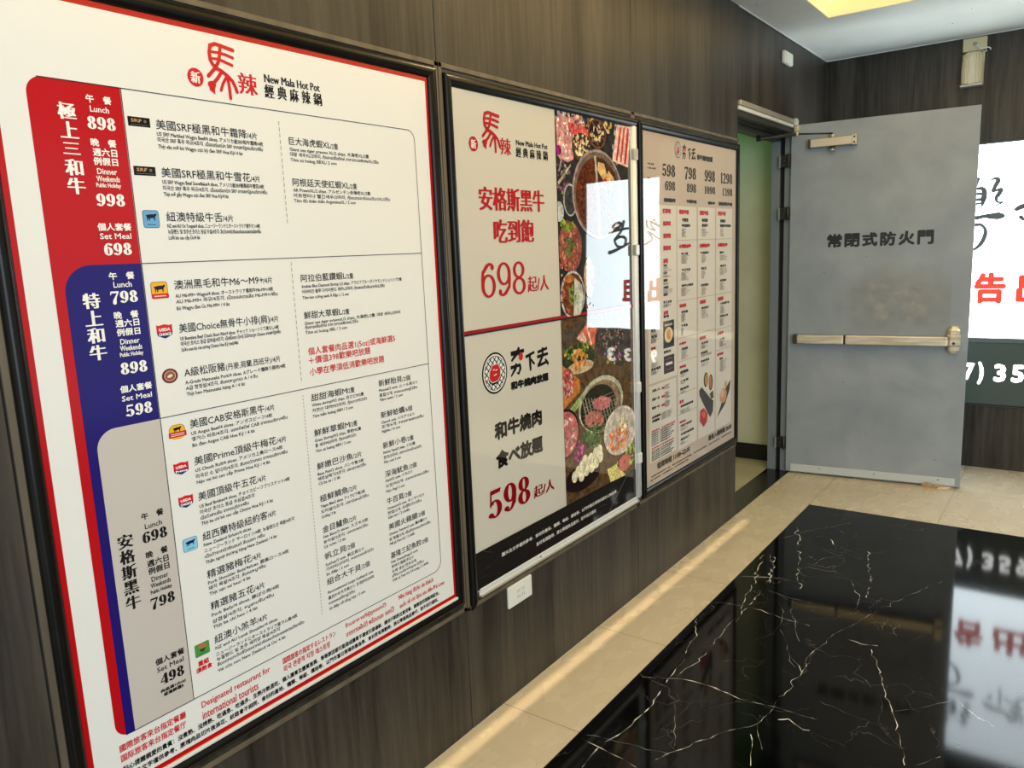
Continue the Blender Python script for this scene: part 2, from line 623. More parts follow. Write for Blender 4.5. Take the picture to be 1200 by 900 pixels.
# ------------------------------------------------------------------ printed matter, in metres on the poster wall (along the wall, height)
ENTRIES = [
 (0.861,1.7671,0.206,'美國SRF極黑和牛霜降','/4片',0.206,0.026,[('US SRF Marbled Wagyu Beef/4 slices. アメリカ産SRF和牛霜降/4枚',1.7541,0.246),('미국산 SRF 흑우 와규/4조각. เนื้อออร์แกนิก SRF จากสหรัฐอเมริกา/4ชิ้น',1.743,0.244),('Thịt vân mỡ bò Wagyu cực kỳ đen SRF Hoa Kỳ/ 4 lát',1.7304,0.191)]),
 (0.863,1.6761,0.205,'美國SRF極黑和牛雪花','/4片',0.205,0.024,[('US SRF Wagyu Beef Snowflake/4 slices. アメリカ産SRF極黒和牛雪花/4枚',1.6625,0.238),('미국산 SRF 흑우 와규/4조각. เนื้อออร์แกนิก SRF จากสหรัฐอเมริกา/4ชิ้น',1.6507,0.245),('Thịt mỡ gấy Wagyu cực đen SRF Hoa Kỳ/4 lát',1.639,0.146)]),
 (0.863,1.5902,0.126,'紐澳特級牛舌','/4片',0.126,0.026,[('NZ and AU Ox Tongue/4 slices. ニュージーランドとオーストラリア産牛タン/4枚',1.5771,0.218),('뉴질랜드 및 호주산 초이스 등급 우설/4조각. ลิ้นวัวจากนิวซีแลนด์และออสเตรเลีย/4ชิ้น',1.5653,0.219),('Lưỡi bò cao cấp Úc/4 lát',1.5537,0.069)]),
 (0.864,1.455,0.213,'澳洲黑毛和牛M6～M9+','/4片',0.212,0.025,[('AU M6-M9+ Wagyu/4 slices. オーストラリア黒和牛M6-M9+/4枚',1.4377,0.237),('AU M6-M9+ 와규/4조각. เนื้อออสเตรเลีย M6-M9+/4ชิ้น',1.426,0.248),('Bò Wagyu đen Úc M6-M9+ / 4 lát',1.4125,0.122)]),
 (0.865,1.3669,0.22,'美國Choice無骨牛小排(肩)','/4片',0.22,0.024,[('US Boneless Beef Chuck Short Ribs/4 slices. チャック ショートリブ,骨なし/4枚',1.3506,0.243),('미국산 초이스 등급 갈비살/4조각. เนื้อซี่โครง (ไหล่) ไม่มีกระดูก Choice จากสหรัฐ/4ชิ้น',1.3395,0.247),('Sườn non bò rút xương Choice Hoa Kỳ (vai)/4lát',1.3276,0.134)]),
 (0.866,1.2755,0.095,'A級松阪豬','(丹麥,荷蘭,西班牙)/4片',0.097,0.142,[('A-Grade Matsusaka Pork/4 slices. Aグレード霜降り豚肉/4枚',1.2595,0.252),('A급 항정살/4조각. สันคอหมูเกรด A / 4 ชิ้น',1.2474,0.174),('Thịt heo Matsusaka hạng A / 4 lát',1.2351,0.14)]),
 (0.867,1.1665,0.184,'美國CAB安格斯黑牛','/4片',0.185,0.026,[('US Angus Beef/4 slices. アンガスビーフ/4枚',1.1517,0.203),('앵거스 비프/4조각. แองกัสบีฟ CAB จากอเมริกา/4ชิ้น',1.1391,0.244),('Bò đen Angus CAB Hoa Kỳ / 4 lát',1.1261,0.153)]),
 (0.867,1.0868,0.207,'美國Prime頂級牛梅花','/4片',0.208,0.027,[('US Chuck Roll/4 slices. アメリカ上肩ロース/4枚',1.0719,0.223),('미국산 소 앞다리/4조각. สันคอวัวเกรด จากอเมริกา/4ชิ้น',1.0583,0.235),('Nạc vai bò cao cấp Prime Hoa Kỳ / 4 lát',1.0459,0.185)]),
 (0.866,1.0091,0.145,'美國頂級牛五花','/4片',0.146,0.024,[('US Beef Brisket/4 slices. チョイスビーフブリスケット/4枚',0.9925,0.235),('미국산 초이스 등급 우삼겹/4조각',0.9797,0.136),('เนื้อวัวสามชั้น จากอเมริกา/4ชิ้น',0.9669,0.119),('Thịt ba chỉ bò cao cấp Choice Hoa Kỳ / 4 lát',0.9546,0.183)]),
 (0.866,0.92,0.164,'紐西蘭特級紐約客','/4片',0.165,0.022,[('New Zealand Sirloin/4 slices',0.9065,0.118),('ニュージーランド サーロイン/4枚. 뉴질랜드산 채끝/4조각',0.8933,0.237),('เนื้อวัวจากนิวซีแลนด์ สันนอก /4ชิ้น',0.8804,0.152),('Thăn ngoại thượng hạng New Zealand / 4 lát',0.8673,0.184)]),
 (0.867,0.834,0.111,'精選豬梅花','/4片',0.111,0.026,[('Pork Shoulder Butt/4slices. 豚肩ロース/4枚',0.8201,0.213),('돼지 목살/4조각. สันคอหมู/4ชิ้น',0.8077,0.146),('Thịt nạc vai heo/ 4 lát',0.7951,0.104)]),
 (0.866,0.7613,0.11,'精選豬五花','/4片',0.11,0.028,[('Pork Belly/4 slices. 豚ばら肉/4枚',0.7459,0.177),('삼겹살/4조각. หมูสามชั้น/4ชิ้น',0.7308,0.16),('Thịt ba chỉ heo / 4 lát',0.7179,0.114)]),
 (0.866,0.6832,0.109,'紐澳小羔羊','/4片',0.109,0.028,[('NZ and AU Lamb Shoulder/4 slices',0.6685,0.163),('ニュージーランドとオーストラリア産ラム肩/4枚',0.6534,0.22),('뉴질랜드 및 호주 새끼양 목살/4조각',0.6417,0.168),('สันนอกแกะติดซี่โครงจากนิวซีแลนด์และออสเตรเลีย/4ชิ้น',0.6295,0.237),('Vai cừu non New Zealand và Úc/ 4 lát',0.6157,0.181)]),
 (1.178,1.7639,0.122,'巨大海虎蝦XL','/2隻',0.121,0.025,[('Giant sea tiger prawns XL/2 ships. 大海老XL/2隻',1.7502,0.246),('대왕 새우XL/2마리. กุ้งลายเสือยักษ์ อาหารทะเลพิเศษXL/2ชิ้น',1.7389,0.278),('Tôm sú hoàng đếXL/ 2 con',1.7267,0.137)]),
 (1.18,1.6723,0.173,'阿根廷天使紅蝦XL','/2隻',0.173,0.025,[('AR PrawnXL/2 ships. アルゼンチン赤海老XL/2隻',1.6591,0.242),('아르헨티나 빨간새우/2마리. กุ้งแดงอาร์เจนตินาXL/2ชิ้น',1.6467,0.311),('Tôm đỏ thiên thần ArgentinaXL / 2 con',1.6352,0.189)]),
 (1.181,1.4527,0.139,'阿拉伯藍鑽蝦L','/2隻',0.138,0.026,[('Arabian Blue Diamond Shrimp L/2 ships. アラビアブルーダイヤモンドシュリンプ/2隻',1.438,0.335),('아라비안 블루 다이아몬드 새우L/2마리. กุ้งเพชรน้ำเงินอาหรับL/2ชิ้น',1.4251,0.27),('Tôm kim cương xanh Ả Rập L / 2 con',1.4116,0.144)]),
 (1.18,1.3654,0.117,'鮮甜大草蝦L','/2隻',0.117,0.025,[('Giant sea tiger prawnsL/2 ships. 大海老L/2隻. 대왕 새우L/2마리',1.3511,0.321),('กุ้งลายเสือยักษ์ อาหารทะเลพิเศษL/2ชิ้น',1.3412,0.168),('Tôm sú hoàng đếL / 2 con',1.329,0.13)]),
 (1.183,1.1667,0.114,'甜甜海蝦M','/2隻',0.113,0.026,[('White shrimpM/2 ships. 白エビM/2隻',1.1529,0.169),('자연산 대하M/2마리. กุ้งขาวM/2ตัว',1.1394,0.179),('Tôm biển hoàng đếM / 2 con',1.1257,0.129)]),
 (1.182,1.0795,0.114,'鮮鮮草蝦M','/2隻',0.114,0.026,[('Grass ShrimpM/2 ships. 草老M/2隻',1.0652,0.151),('홍 새우M/2마리. กุ้งลายM/2ตัว',1.0523,0.133),('Tôm sú hoàng đếM / 2 con',1.0389,0.113)]),
 (1.182,0.9958,0.116,'鮮嫩巴沙魚','/2片',0.116,0.03,[('Basa Fish/2 slices. バンサ魚/2枚',0.9806,0.152),('베트남메기/2조각. ปลาสวาย/2ชิ้น',0.9681,0.159),('Cá ba sa / 2 lát',0.9564,0.07)]),
 (1.182,0.913,0.092,'極鮮鯛魚','/2片',0.092,0.029,[('Tilapia fillet/2 slices. ティラピア魚/2枚',0.8978,0.148),('도미살/2조각. ปลานิลแล่/2ชิ้น',0.884,0.159),('Cá hồng / 2 lát',0.8712,0.046)]),
 (1.181,0.8333,0.085,'金目鱸魚','/2片',0.085,0.027,[('Sea Bass/2 slices. スズキ/2枚',0.8193,0.151),('농어살/2조각. ปลากะพง/2ชิ้น',0.8057,0.149),('Cá vược / 2 lát',0.7929,0.071)]),
 (1.18,0.7636,0.07,'帆立貝','/2個',0.07,0.029,[('Scallop/2 unit. 帆立貝/2つ',0.7459,0.129),('가리비/2마리. หอยเชลล์/2ตัว',0.7331,0.163),('Sò điệp / 2 con',0.7205,0.074)]),
 (1.182,0.696,0.114,'組合大干貝','/2個',0.115,0.03,[('Reconstituted Large Scallop/2 unit',0.6726,0.155),('盛合わせ大干貝/2つ. 조개관자/2마리',0.6575,0.156),('หอยเชลล์ใหญ่/2ชิ้น',0.6435,0.087),('Sò điệp cồi tổng hợp / 2 con',0.6291,0.122)]),
 (1.406,1.1661,0.088,'新鮮貽貝','/2個',0.088,0.032,[('Mussel/2 unit. ムール貝/2つ',1.1517,0.148),('홍합/2개. หอยแมลงภู่/2ชิ้น',1.138,0.145),('Vẹm xanh / 2 con',1.1265,0.087)]),
 (1.407,1.0805,0.089,'新鮮蛤蠣','/6個',0.089,0.031,[('Clam/6 unit. ハマグリ/6つ',1.065,0.127),('조개/6개. หอยลายสด/6ชิ้น',1.0526,0.164),('Nghêu / 6 con',1.0405,0.069)]),
 (1.406,0.9972,0.089,'新鮮小卷','/2隻',0.089,0.03,[('Neritic Squid/2 ships. イカ/2隻',0.9823,0.123),('한치/2마리. ปลาหมึกกล้วย/2ตัว',0.9682,0.148),('Mực con/ 2 con',0.956,0.063)]),
 (1.404,0.9176,0.09,'深海魷魚','/2個',0.092,0.031,[('Squid/2 unit. イカ/2つ',0.9043,0.105),('오징어/2개. ปลาหมึกสด/2ชิ้น',0.8887,0.171),('Mực ống/ 2 con',0.8743,0.071)]),
 (1.406,0.8415,0.065,'牛百頁','/2個',0.066,0.029,[('Omasum/2 unit. センマイ/2つ',0.8259,0.146),('천엽/2개. ผ้าขี้ริ้ววัว/2ชิ้น',0.8125,0.133),('Gân bò / 2 chiếc',0.8002,0.085)]),
 (1.404,0.7693,0.113,'美國火雞腱','/2個',0.113,0.031,[('Chicken Tendon/2 unit. 鶏の腱/2つ',0.7525,0.151),('닭 힘줄/2개. เอ็นไก่จากอเมริกา/2ชิ้น',0.7379,0.165),('Mề gà Hoa Kỳ / 2 chiếc',0.7251,0.098)]),
 (1.403,0.6866,0.121,'基隆三記魚餃','/2個',0.121,0.029,[('Fish Dumplings/2 unit',0.6721,0.106),('手作り魚餃子/2つ',0.6584,0.087),('수제 생선 만두/2개',0.6446,0.096),('เกี๊ยวปลาคีลุง/2ชิ้น',0.6323,0.127),('Chả cá Tam Ký Cơ Long / 2 chiếc',0.6197,0.147)]),
]
NOTES = [('個人套餐肉品選1(5oz)或海鮮選5', 1.1829, 1.2794, 1.4756, 1.2966), ('＋價值398歡樂吧放題', 1.1844, 1.2576, 1.3848, 1.2708), ('小學在學須低消歡樂吧放題', 1.1839, 1.2298, 1.431, 1.2471)]
NOTES_GREEN = [('重組', 0.8207, 0.6506, 0.8468, 0.6591), ('須熟食', 0.8145, 0.6366, 0.8531, 0.644)]
FOOT_RED = [('國際旅客來台指定餐廳', 0.6383, 0.5536, 0.7805, 0.5648), ('国际旅客来台指定餐厅', 0.6387, 0.5322, 0.7785, 0.5429), ('Designated restaurant for', 0.8176, 0.5533, 0.9946, 0.564), ('international tourists', 0.817, 0.5307, 0.9594, 0.5403), ('国際旅客の指定するレストラン', 1.0311, 0.5545, 1.195, 0.5668), ('외국 관광객 지정 레스토랑', 1.0307, 0.5342, 1.175, 0.5449), ('ร้านอาหารที่ผู้ถูกจองไว้', 1.2277, 0.558, 1.3738, 0.5684), ('จากทางฝั่งใต้ พร้อมและ จองไว้', 1.2282, 0.5356, 1.4025, 0.5478), ('Nhà hàng được du khách', 1.423, 0.5586, 1.5665, 0.5674), ('quốc tế chỉ định khi đến Đài Loan', 1.4247, 0.5341, 1.6131, 0.5427)]
FOOT_BLACK = [('貼心提醒親愛的貴賓：沒煮熟、沒烤熟、吃過急、吃過多、生熟冷熱混吃、個人腸胃及體質差異、等等原因都可能造成腸胃不適或引發過敏、請自行斟酌注意用餐、謝謝您的理解與配合。', 0.6399, 0.5116, 1.5886, 0.5188), ('圖片及文字僅供參考、原塊肉品切片後淋花、紋路會不相同、食材的產地、種類、等級、價格等、以門市當日現場供應為準、食材若有異動時、將以等值商品替代、恕不另行通知。', 0.6415, 0.493, 1.5819, 0.502)]
PRICES = [[('午\u3000餐', 0.7347, 1.8014, 0.7815, 1.8166, 'R'), ('Lunch', 0.7402, 1.7857, 0.7749, 1.796, 'R'), ('898', 0.7314, 1.7551, 0.7846, 1.7788, 'D'), ('晚\u3000餐', 0.7338, 1.7245, 0.7812, 1.7397, 'R'), ('週六日', 0.7354, 1.7073, 0.7805, 1.7255, 'R'), ('例假日', 0.7345, 1.691, 0.78, 1.7074, 'R'), ('Dinner', 0.7389, 1.675, 0.7758, 1.685, 'R'), ('Weekends', 0.7359, 1.6618, 0.7795, 1.6719, 'R'), ('Public Holiday', 0.7342, 1.6489, 0.78, 1.6583, 'R'), ('998', 0.7301, 1.6172, 0.7849, 1.6391, 'D'), ('個人套餐', 0.7263, 1.5719, 0.7907, 1.587, 'R'), ('Set Meal', 0.7288, 1.5568, 0.7882, 1.5672, 'R'), ('698', 0.7323, 1.5266, 0.7867, 1.5483, 'D')], [('午\u3000餐', 0.7355, 1.4807, 0.7849, 1.4956, 'R'), ('Lunch', 0.7422, 1.4661, 0.7776, 1.4759, 'R'), ('798', 0.7331, 1.4366, 0.7872, 1.4571, 'D'), ('晚\u3000餐', 0.7357, 1.4065, 0.7838, 1.4205, 'R'), ('週六日', 0.7366, 1.3908, 0.7834, 1.4028, 'R'), ('例假日', 0.7369, 1.3737, 0.7832, 1.3861, 'R'), ('Dinner', 0.7414, 1.3575, 0.7796, 1.3663, 'R'), ('Weekends', 0.7395, 1.3449, 0.783, 1.3536, 'R'), ('Public Holiday', 0.7378, 1.3315, 0.7839, 1.3392, 'R'), ('898', 0.7348, 1.2998, 0.7893, 1.3208, 'D'), ('個人套餐', 0.7296, 1.2643, 0.7936, 1.2775, 'R'), ('Set Meal', 0.7308, 1.248, 0.7909, 1.2556, 'R'), ('598', 0.7354, 1.2171, 0.7892, 1.2386, 'D')], [('午\u3000餐', 0.7387, 1.0049, 0.7857, 1.014, 'R'), ('Lunch', 0.7436, 0.9855, 0.7796, 0.9941, 'R'), ('698', 0.7352, 0.9574, 0.7888, 0.9775, 'D'), ('晚\u3000餐', 0.7384, 0.9247, 0.7852, 0.9353, 'R'), ('週六日', 0.7385, 0.906, 0.7845, 0.9175, 'R'), ('例假日', 0.739, 0.8896, 0.7844, 0.8995, 'R'), ('Dinner', 0.7435, 0.8736, 0.78, 0.8804, 'R'), ('Weekends', 0.7403, 0.8606, 0.7833, 0.8656, 'R'), ('Public Holiday', 0.7385, 0.8459, 0.7844, 0.8527, 'R'), ('798', 0.7349, 0.8171, 0.7884, 0.8344, 'D'), ('個人套餐', 0.7299, 0.6956, 0.7941, 0.7062, 'R'), ('Set Meal', 0.7315, 0.68, 0.7902, 0.6826, 'R'), ('498', 0.7355, 0.6504, 0.789, 0.6642, 'D'), ('肉品選1(5oz)', 0.7338, 0.6326, 0.7893, 0.6357, 'R'), ('或海鮮選5', 0.7389, 0.6235, 0.7833, 0.6261, 'R')]]
VERTICAL = [('極上三和牛', 0.6825, 0, 0.7146, 1.7985, 1.6355), ('特上和牛', 0.682, 0, 0.7142, 1.4607, 1.3317), ('安格斯黑牛', 0.6866, 0, 0.7176, 0.9905, 0.8313)]
HORSE = [([(0.0167, 0.0986), (0.0285, 0.1037), (0.0417, 0.1023), (0.0551, 0.1003), (0.0702, 0.0983)], 0.0063), ([(0.0168, 0.0991), (0.0135, 0.0836), (0.0142, 0.07), (0.0191, 0.062), (0.028, 0.0545)], 0.0063), ([(0.0408, 0.1021), (0.0379, 0.0877), (0.036, 0.0786), (0.0315, 0.0665), (0.0234, 0.0556)], 0.0057), ([(0.0153, 0.0869), (0.0265, 0.0871), (0.0379, 0.0877)], 0.0044), ([(0.0137, 0.0736), (0.025, 0.074), (0.0352, 0.0746)], 0.0044), ([(0.0379, 0.0877), (0.0534, 0.0858), (0.0684, 0.0827)], 0.005), ([(0.0348, 0.0741), (0.0487, 0.0713), (0.065, 0.0672)], 0.005), ([(0.0254, 0.0574), (0.016, 0.0476), (0.0059, 0.0373)], 0.0057), ([(0.023, 0.057), (0.0373, 0.0522), (0.0516, 0.0441), (0.0628, 0.0349), (0.0686, 0.0233), (0.0713, 0.0145)], 0.0063), ([(0.0377, 0.0497), (0.027, 0.0354), (0.0144, 0.0222)], 0.0057), ([(0.0488, 0.0416), (0.0389, 0.0269), (0.0327, 0.0127)], 0.005), ([(0.0517, 0.0403), (0.0535, 0.0212), (0.054, -0.0007)], 0.0057)]
HORSE_TAIL = [(0.0039, 0.0257), (0.0123, 0.0292), (0.0196, 0.0287), (0.0224, 0.022), (0.0182, 0.0113), (0.0183, 0.0021), (0.0125, 0.0059), (0.0061, 0.0096), (0.0057, 0.0159), (0.0026, 0.0192)]
LOGO1 = [('辣', 1.0611, 1.8599, 1.1094, 1.9036), ('New Mala Hot Pot', 1.1289, 1.8923, 1.2844, 1.9096), ('經典麻辣鍋', 1.127, 1.8605, 1.2869, 1.8889)]
LOGO2 = [('辣', 1.9839, 1.8014, 2.042, 1.8529), ('New Mala Hot Pot', 2.0697, 1.8371, 2.25, 1.8533), ('經典麻辣鍋', 2.0671, 1.8002, 2.2486, 1.8311)]
P2RED = [('安格斯黑牛', 1.866, 1.6301, 2.2212, 1.7012, 'S'), ('吃到飽', 1.932, 1.532, 2.1521, 1.605, 'S'), ('698', 1.8548, 1.3656, 2.0978, 1.4722, 'D'), ('起/人', 2.1038, 1.369, 2.2305, 1.4213, 'S')]
P2BLK = [('和牛燒肉', 1.8907, 0.9098, 2.16, 0.9683, 'B'), ('食べ放題', 1.8916, 0.8142, 2.1597, 0.8741, 'B')]
P2RED2 = [('598', 1.8401, 0.6591, 2.077, 0.7533, 'D'), ('起/人', 2.0937, 0.6593, 2.2237, 0.7022, 'S')]
HANG = [('大', 1.9933, 1.1523, 2.0706, 1.1938), ('力', 1.9898, 1.1029, 2.0498, 1.1433), ('下', 2.0755, 1.1052, 2.1311, 1.171), ('去', 2.1409, 1.1111, 2.2139, 1.1764), ('和牛燒肉放題', 1.9877, 1.0568, 2.2094, 1.0865)]
P2FOOT = [('圖片及文字僅供參考．食材的產地．種類．等級．價格等．以門市當日現場供應及公告為準．', 1.8975, 0.5181, 2.6808, 0.5302), ('食材有異動時．將以等值商品替代．恕不另行通知', 2.0944, 0.4861, 2.5065, 0.4989)]

P3_TEXT = [('大',3.342,1.914,3.384,1.947,'K'),('力',3.341,1.881,3.376,1.915,'K'),('下',3.402,1.884,3.436,1.937,'K'),('去',3.441,1.885,3.489,1.938,'K'),('和牛燒肉放題',3.504,1.889,3.692,1.915,'K'),('598',3.133,1.798,3.266,1.849,'D'),('698',3.159,1.739,3.265,1.779,'D'),('798',3.362,1.798,3.495,1.85,'D'),('898',3.387,1.739,3.495,1.778,'D'),('998',3.593,1.797,3.726,1.85,'D'),('1098',3.59,1.74,3.727,1.775,'D'),('1298',3.793,1.798,3.956,1.848,'D'),('1398',3.818,1.738,3.957,1.775,'D'),('歡樂暢飲吧',3.149,1.689,3.266,1.707,'K'),('午餐饗牛豬',3.384,1.69,3.499,1.707,'K'),('饗和牛',3.636,1.69,3.726,1.705,'K'),('頂級饗和牛豬',3.769,1.688,3.955,1.707,'K'),('平日午餐',2.994,1.836,3.053,1.847,'L'),('11:00~16:00',2.994,1.82,3.071,1.829,'L'),('晚餐',2.993,1.778,3.02,1.785,'L'),('訂單吧',3.133,1.64,3.216,1.662,'R'),('生菜吧',3.135,1.588,3.215,1.609,'R'),('飲料吧',3.137,1.534,3.215,1.557,'R'),('甜點吧',3.136,1.482,3.214,1.504,'R'),('冰吧',3.134,1.426,3.184,1.449,'R'),('饗宴牛豬',3.302,1.639,3.41,1.661,'R'),('饗宴牛豬',3.534,1.638,3.64,1.661,'R'),('饗宴牛豬',3.76,1.639,3.867,1.661,'R'),('分類熟成牛',3.3,1.488,3.435,1.507,'R'),('分類熟成牛',3.533,1.487,3.661,1.506,'R'),('分類熟成牛',3.762,1.486,3.893,1.506,'R'),('海鮮類',3.3,1.219,3.377,1.237,'R'),('海鮮類',3.535,1.218,3.609,1.238,'R'),('海鮮類',3.764,1.216,3.839,1.238,'R'),('小菜芋',3.294,1.047,3.375,1.06,'R'),('烤時蔬',3.532,1.045,3.609,1.062,'R'),('小菜芋',3.757,1.043,3.841,1.06,'R'),('烤時蔬',3.298,0.938,3.374,0.952,'R'),('烤時蔬',3.754,0.936,3.842,0.952,'R'),('冰吧',3.133,1.201,3.183,1.221,'R'),('時吧',3.007,1.059,3.054,1.075,'R'),('主食',3.296,0.772,3.345,0.791,'R'),('特甜點心',3.295,0.678,3.37,0.69,'R'),('午餐',3.107,0.872,3.139,0.885,'R'),('晚餐',3.106,0.835,3.14,0.844,'R'),('假日',3.105,0.796,3.14,0.806,'R'),('牛雪花',3.335,1.606,3.404,1.623,'K'),('牛五花厚切',3.329,1.583,3.424,1.597,'K'),('梅花豬',3.561,1.607,3.633,1.624,'K'),('雪花牛',3.561,1.583,3.634,1.599,'K'),('松阪豬',3.791,1.606,3.861,1.622,'K'),('頂級和牛厚切燒',3.788,1.583,3.936,1.598,'K'),('牛小排',3.322,1.457,3.399,1.468,'K'),('牛胸腹肉',3.542,1.456,3.644,1.468,'K'),('霜降牛',3.785,1.452,3.845,1.465,'K'),('牛五花捲',3.327,1.384,3.426,1.39,'K'),('豬五花',3.552,1.382,3.616,1.392,'K'),('嫩肩牛',3.793,1.385,3.875,1.396,'K'),('無骨牛小排燒肉',3.326,1.313,3.455,1.32,'K'),('松阪豬肉',3.548,1.302,3.642,1.311,'K'),('梅花豬肉',3.791,1.312,3.876,1.322,'K'),('可樂',3.136,1.411,3.173,1.417,'K'),('紅茶',3.136,1.379,3.173,1.385,'K'),('烏龍茶',3.135,1.347,3.179,1.353,'K'),('冷泡綠茶',3.134,1.316,3.187,1.321,'K'),('季節果汁',3.134,1.284,3.181,1.289,'K'),('鮮草蝦',3.322,1.192,3.395,1.202,'K'),('干貝魚',3.321,1.129,3.394,1.138,'K'),('鮮白蝦大',3.554,1.192,3.649,1.2,'K'),('大海虎蝦干貝',3.794,1.195,3.921,1.203,'K'),('鮮鮑魚北海',3.792,1.131,3.903,1.138,'K'),('冷泡烏龍',3.32,1.021,3.393,1.028,'K'),('小卷',3.793,1.014,3.857,1.025,'K'),('玉米筍',3.551,1.02,3.638,1.028,'K'),('杏鮑菇',3.547,0.973,3.632,0.983,'K'),('青椒香菇',3.547,0.932,3.652,0.939,'K'),('時蔬',3.79,0.912,3.833,0.922,'K'),('高麗菜',3.307,0.914,3.394,0.919,'K'),('雪糕',3.132,1.188,3.19,1.191,'K'),('霜淇淋口味',3.132,1.03,3.207,1.033,'K'),('泡菜',3.007,1.112,3.068,1.117,'K'),('毛豆',3.007,1.139,3.053,1.145,'K'),('黃金泡菜',3.006,0.97,3.101,0.971,'K'),('手工冰棒',3.133,1.251,3.219,1.255,'K'),('青江菜葉',3.306,0.912,3.4,0.919,'K'),('小白菜',3.306,0.871,3.399,0.877,'K'),('娃娃菜',3.305,0.834,3.402,0.845,'K'),('黑豬咖哩飯拌麵',3.307,0.752,3.453,0.758,'K'),('巧克力布朗尼',3.306,0.658,3.437,0.661,'K'),('芒果奶酪蛋糕',3.309,0.617,3.46,0.624,'K'),('雞蛋布丁',3.308,0.592,3.412,0.594,'K'),('成人',3.012,0.875,3.098,0.884,'K'),('兒童一位',3.011,0.837,3.086,0.841,'K'),('敬老一位',3.01,0.799,3.085,0.802,'K'),('身高標準',3.009,0.757,3.095,0.761,'K'),('半價優惠',3.009,0.74,3.084,0.738,'K'),('營業時間 11:00~22:00',3.056,0.519,3.415,0.538,'K'),('最後入場時間 20:30',3.643,0.517,3.964,0.536,'K'),('用餐時間為兩小時，請於時間內完成用餐，逾時將酌收費用，請勿外帶飲食，謝謝您的配合',2.993,0.495,3.965,0.473,'L'),('圖片僅供參考，以現場實物為準，本公司保留變更之權利',2.993,0.48,3.396,0.47,'L'),('用餐須知．未成年請勿飲酒',3.001,0.697,3.245,0.702,'Q'),('結帳請出示會員證明資料',3.002,0.62,3.237,0.621,'Q'),('每桌酌收一成服務費恕不外帶',3.001,0.687,3.23,0.688,'L'),('每桌酌收一成服務費恕不外',3.001,0.677,3.213,0.681,'L'),('每桌酌收一成服務費恕不',3.0,0.667,3.196,0.674,'L'),('每桌酌收一成服務費恕不外帶',3.0,0.657,3.23,0.656,'L'),('每桌酌收一成服務費恕不外',3.0,0.647,3.213,0.649,'L'),('每桌酌收一成服務費恕不',2.999,0.636,3.195,0.642,'L'),('請依現場公告為準敬請見諒',3.001,0.608,3.229,0.606,'L'),('請依現場公告為準敬請見',3.001,0.598,3.212,0.599,'L'),('請依現場公告為準敬請',3.001,0.587,3.194,0.592,'L'),('請依現場公告為準敬請見諒',3.001,0.577,3.229,0.574,'L'),('請依現場公告為準敬請見',3.0,0.567,3.211,0.567,'L')]
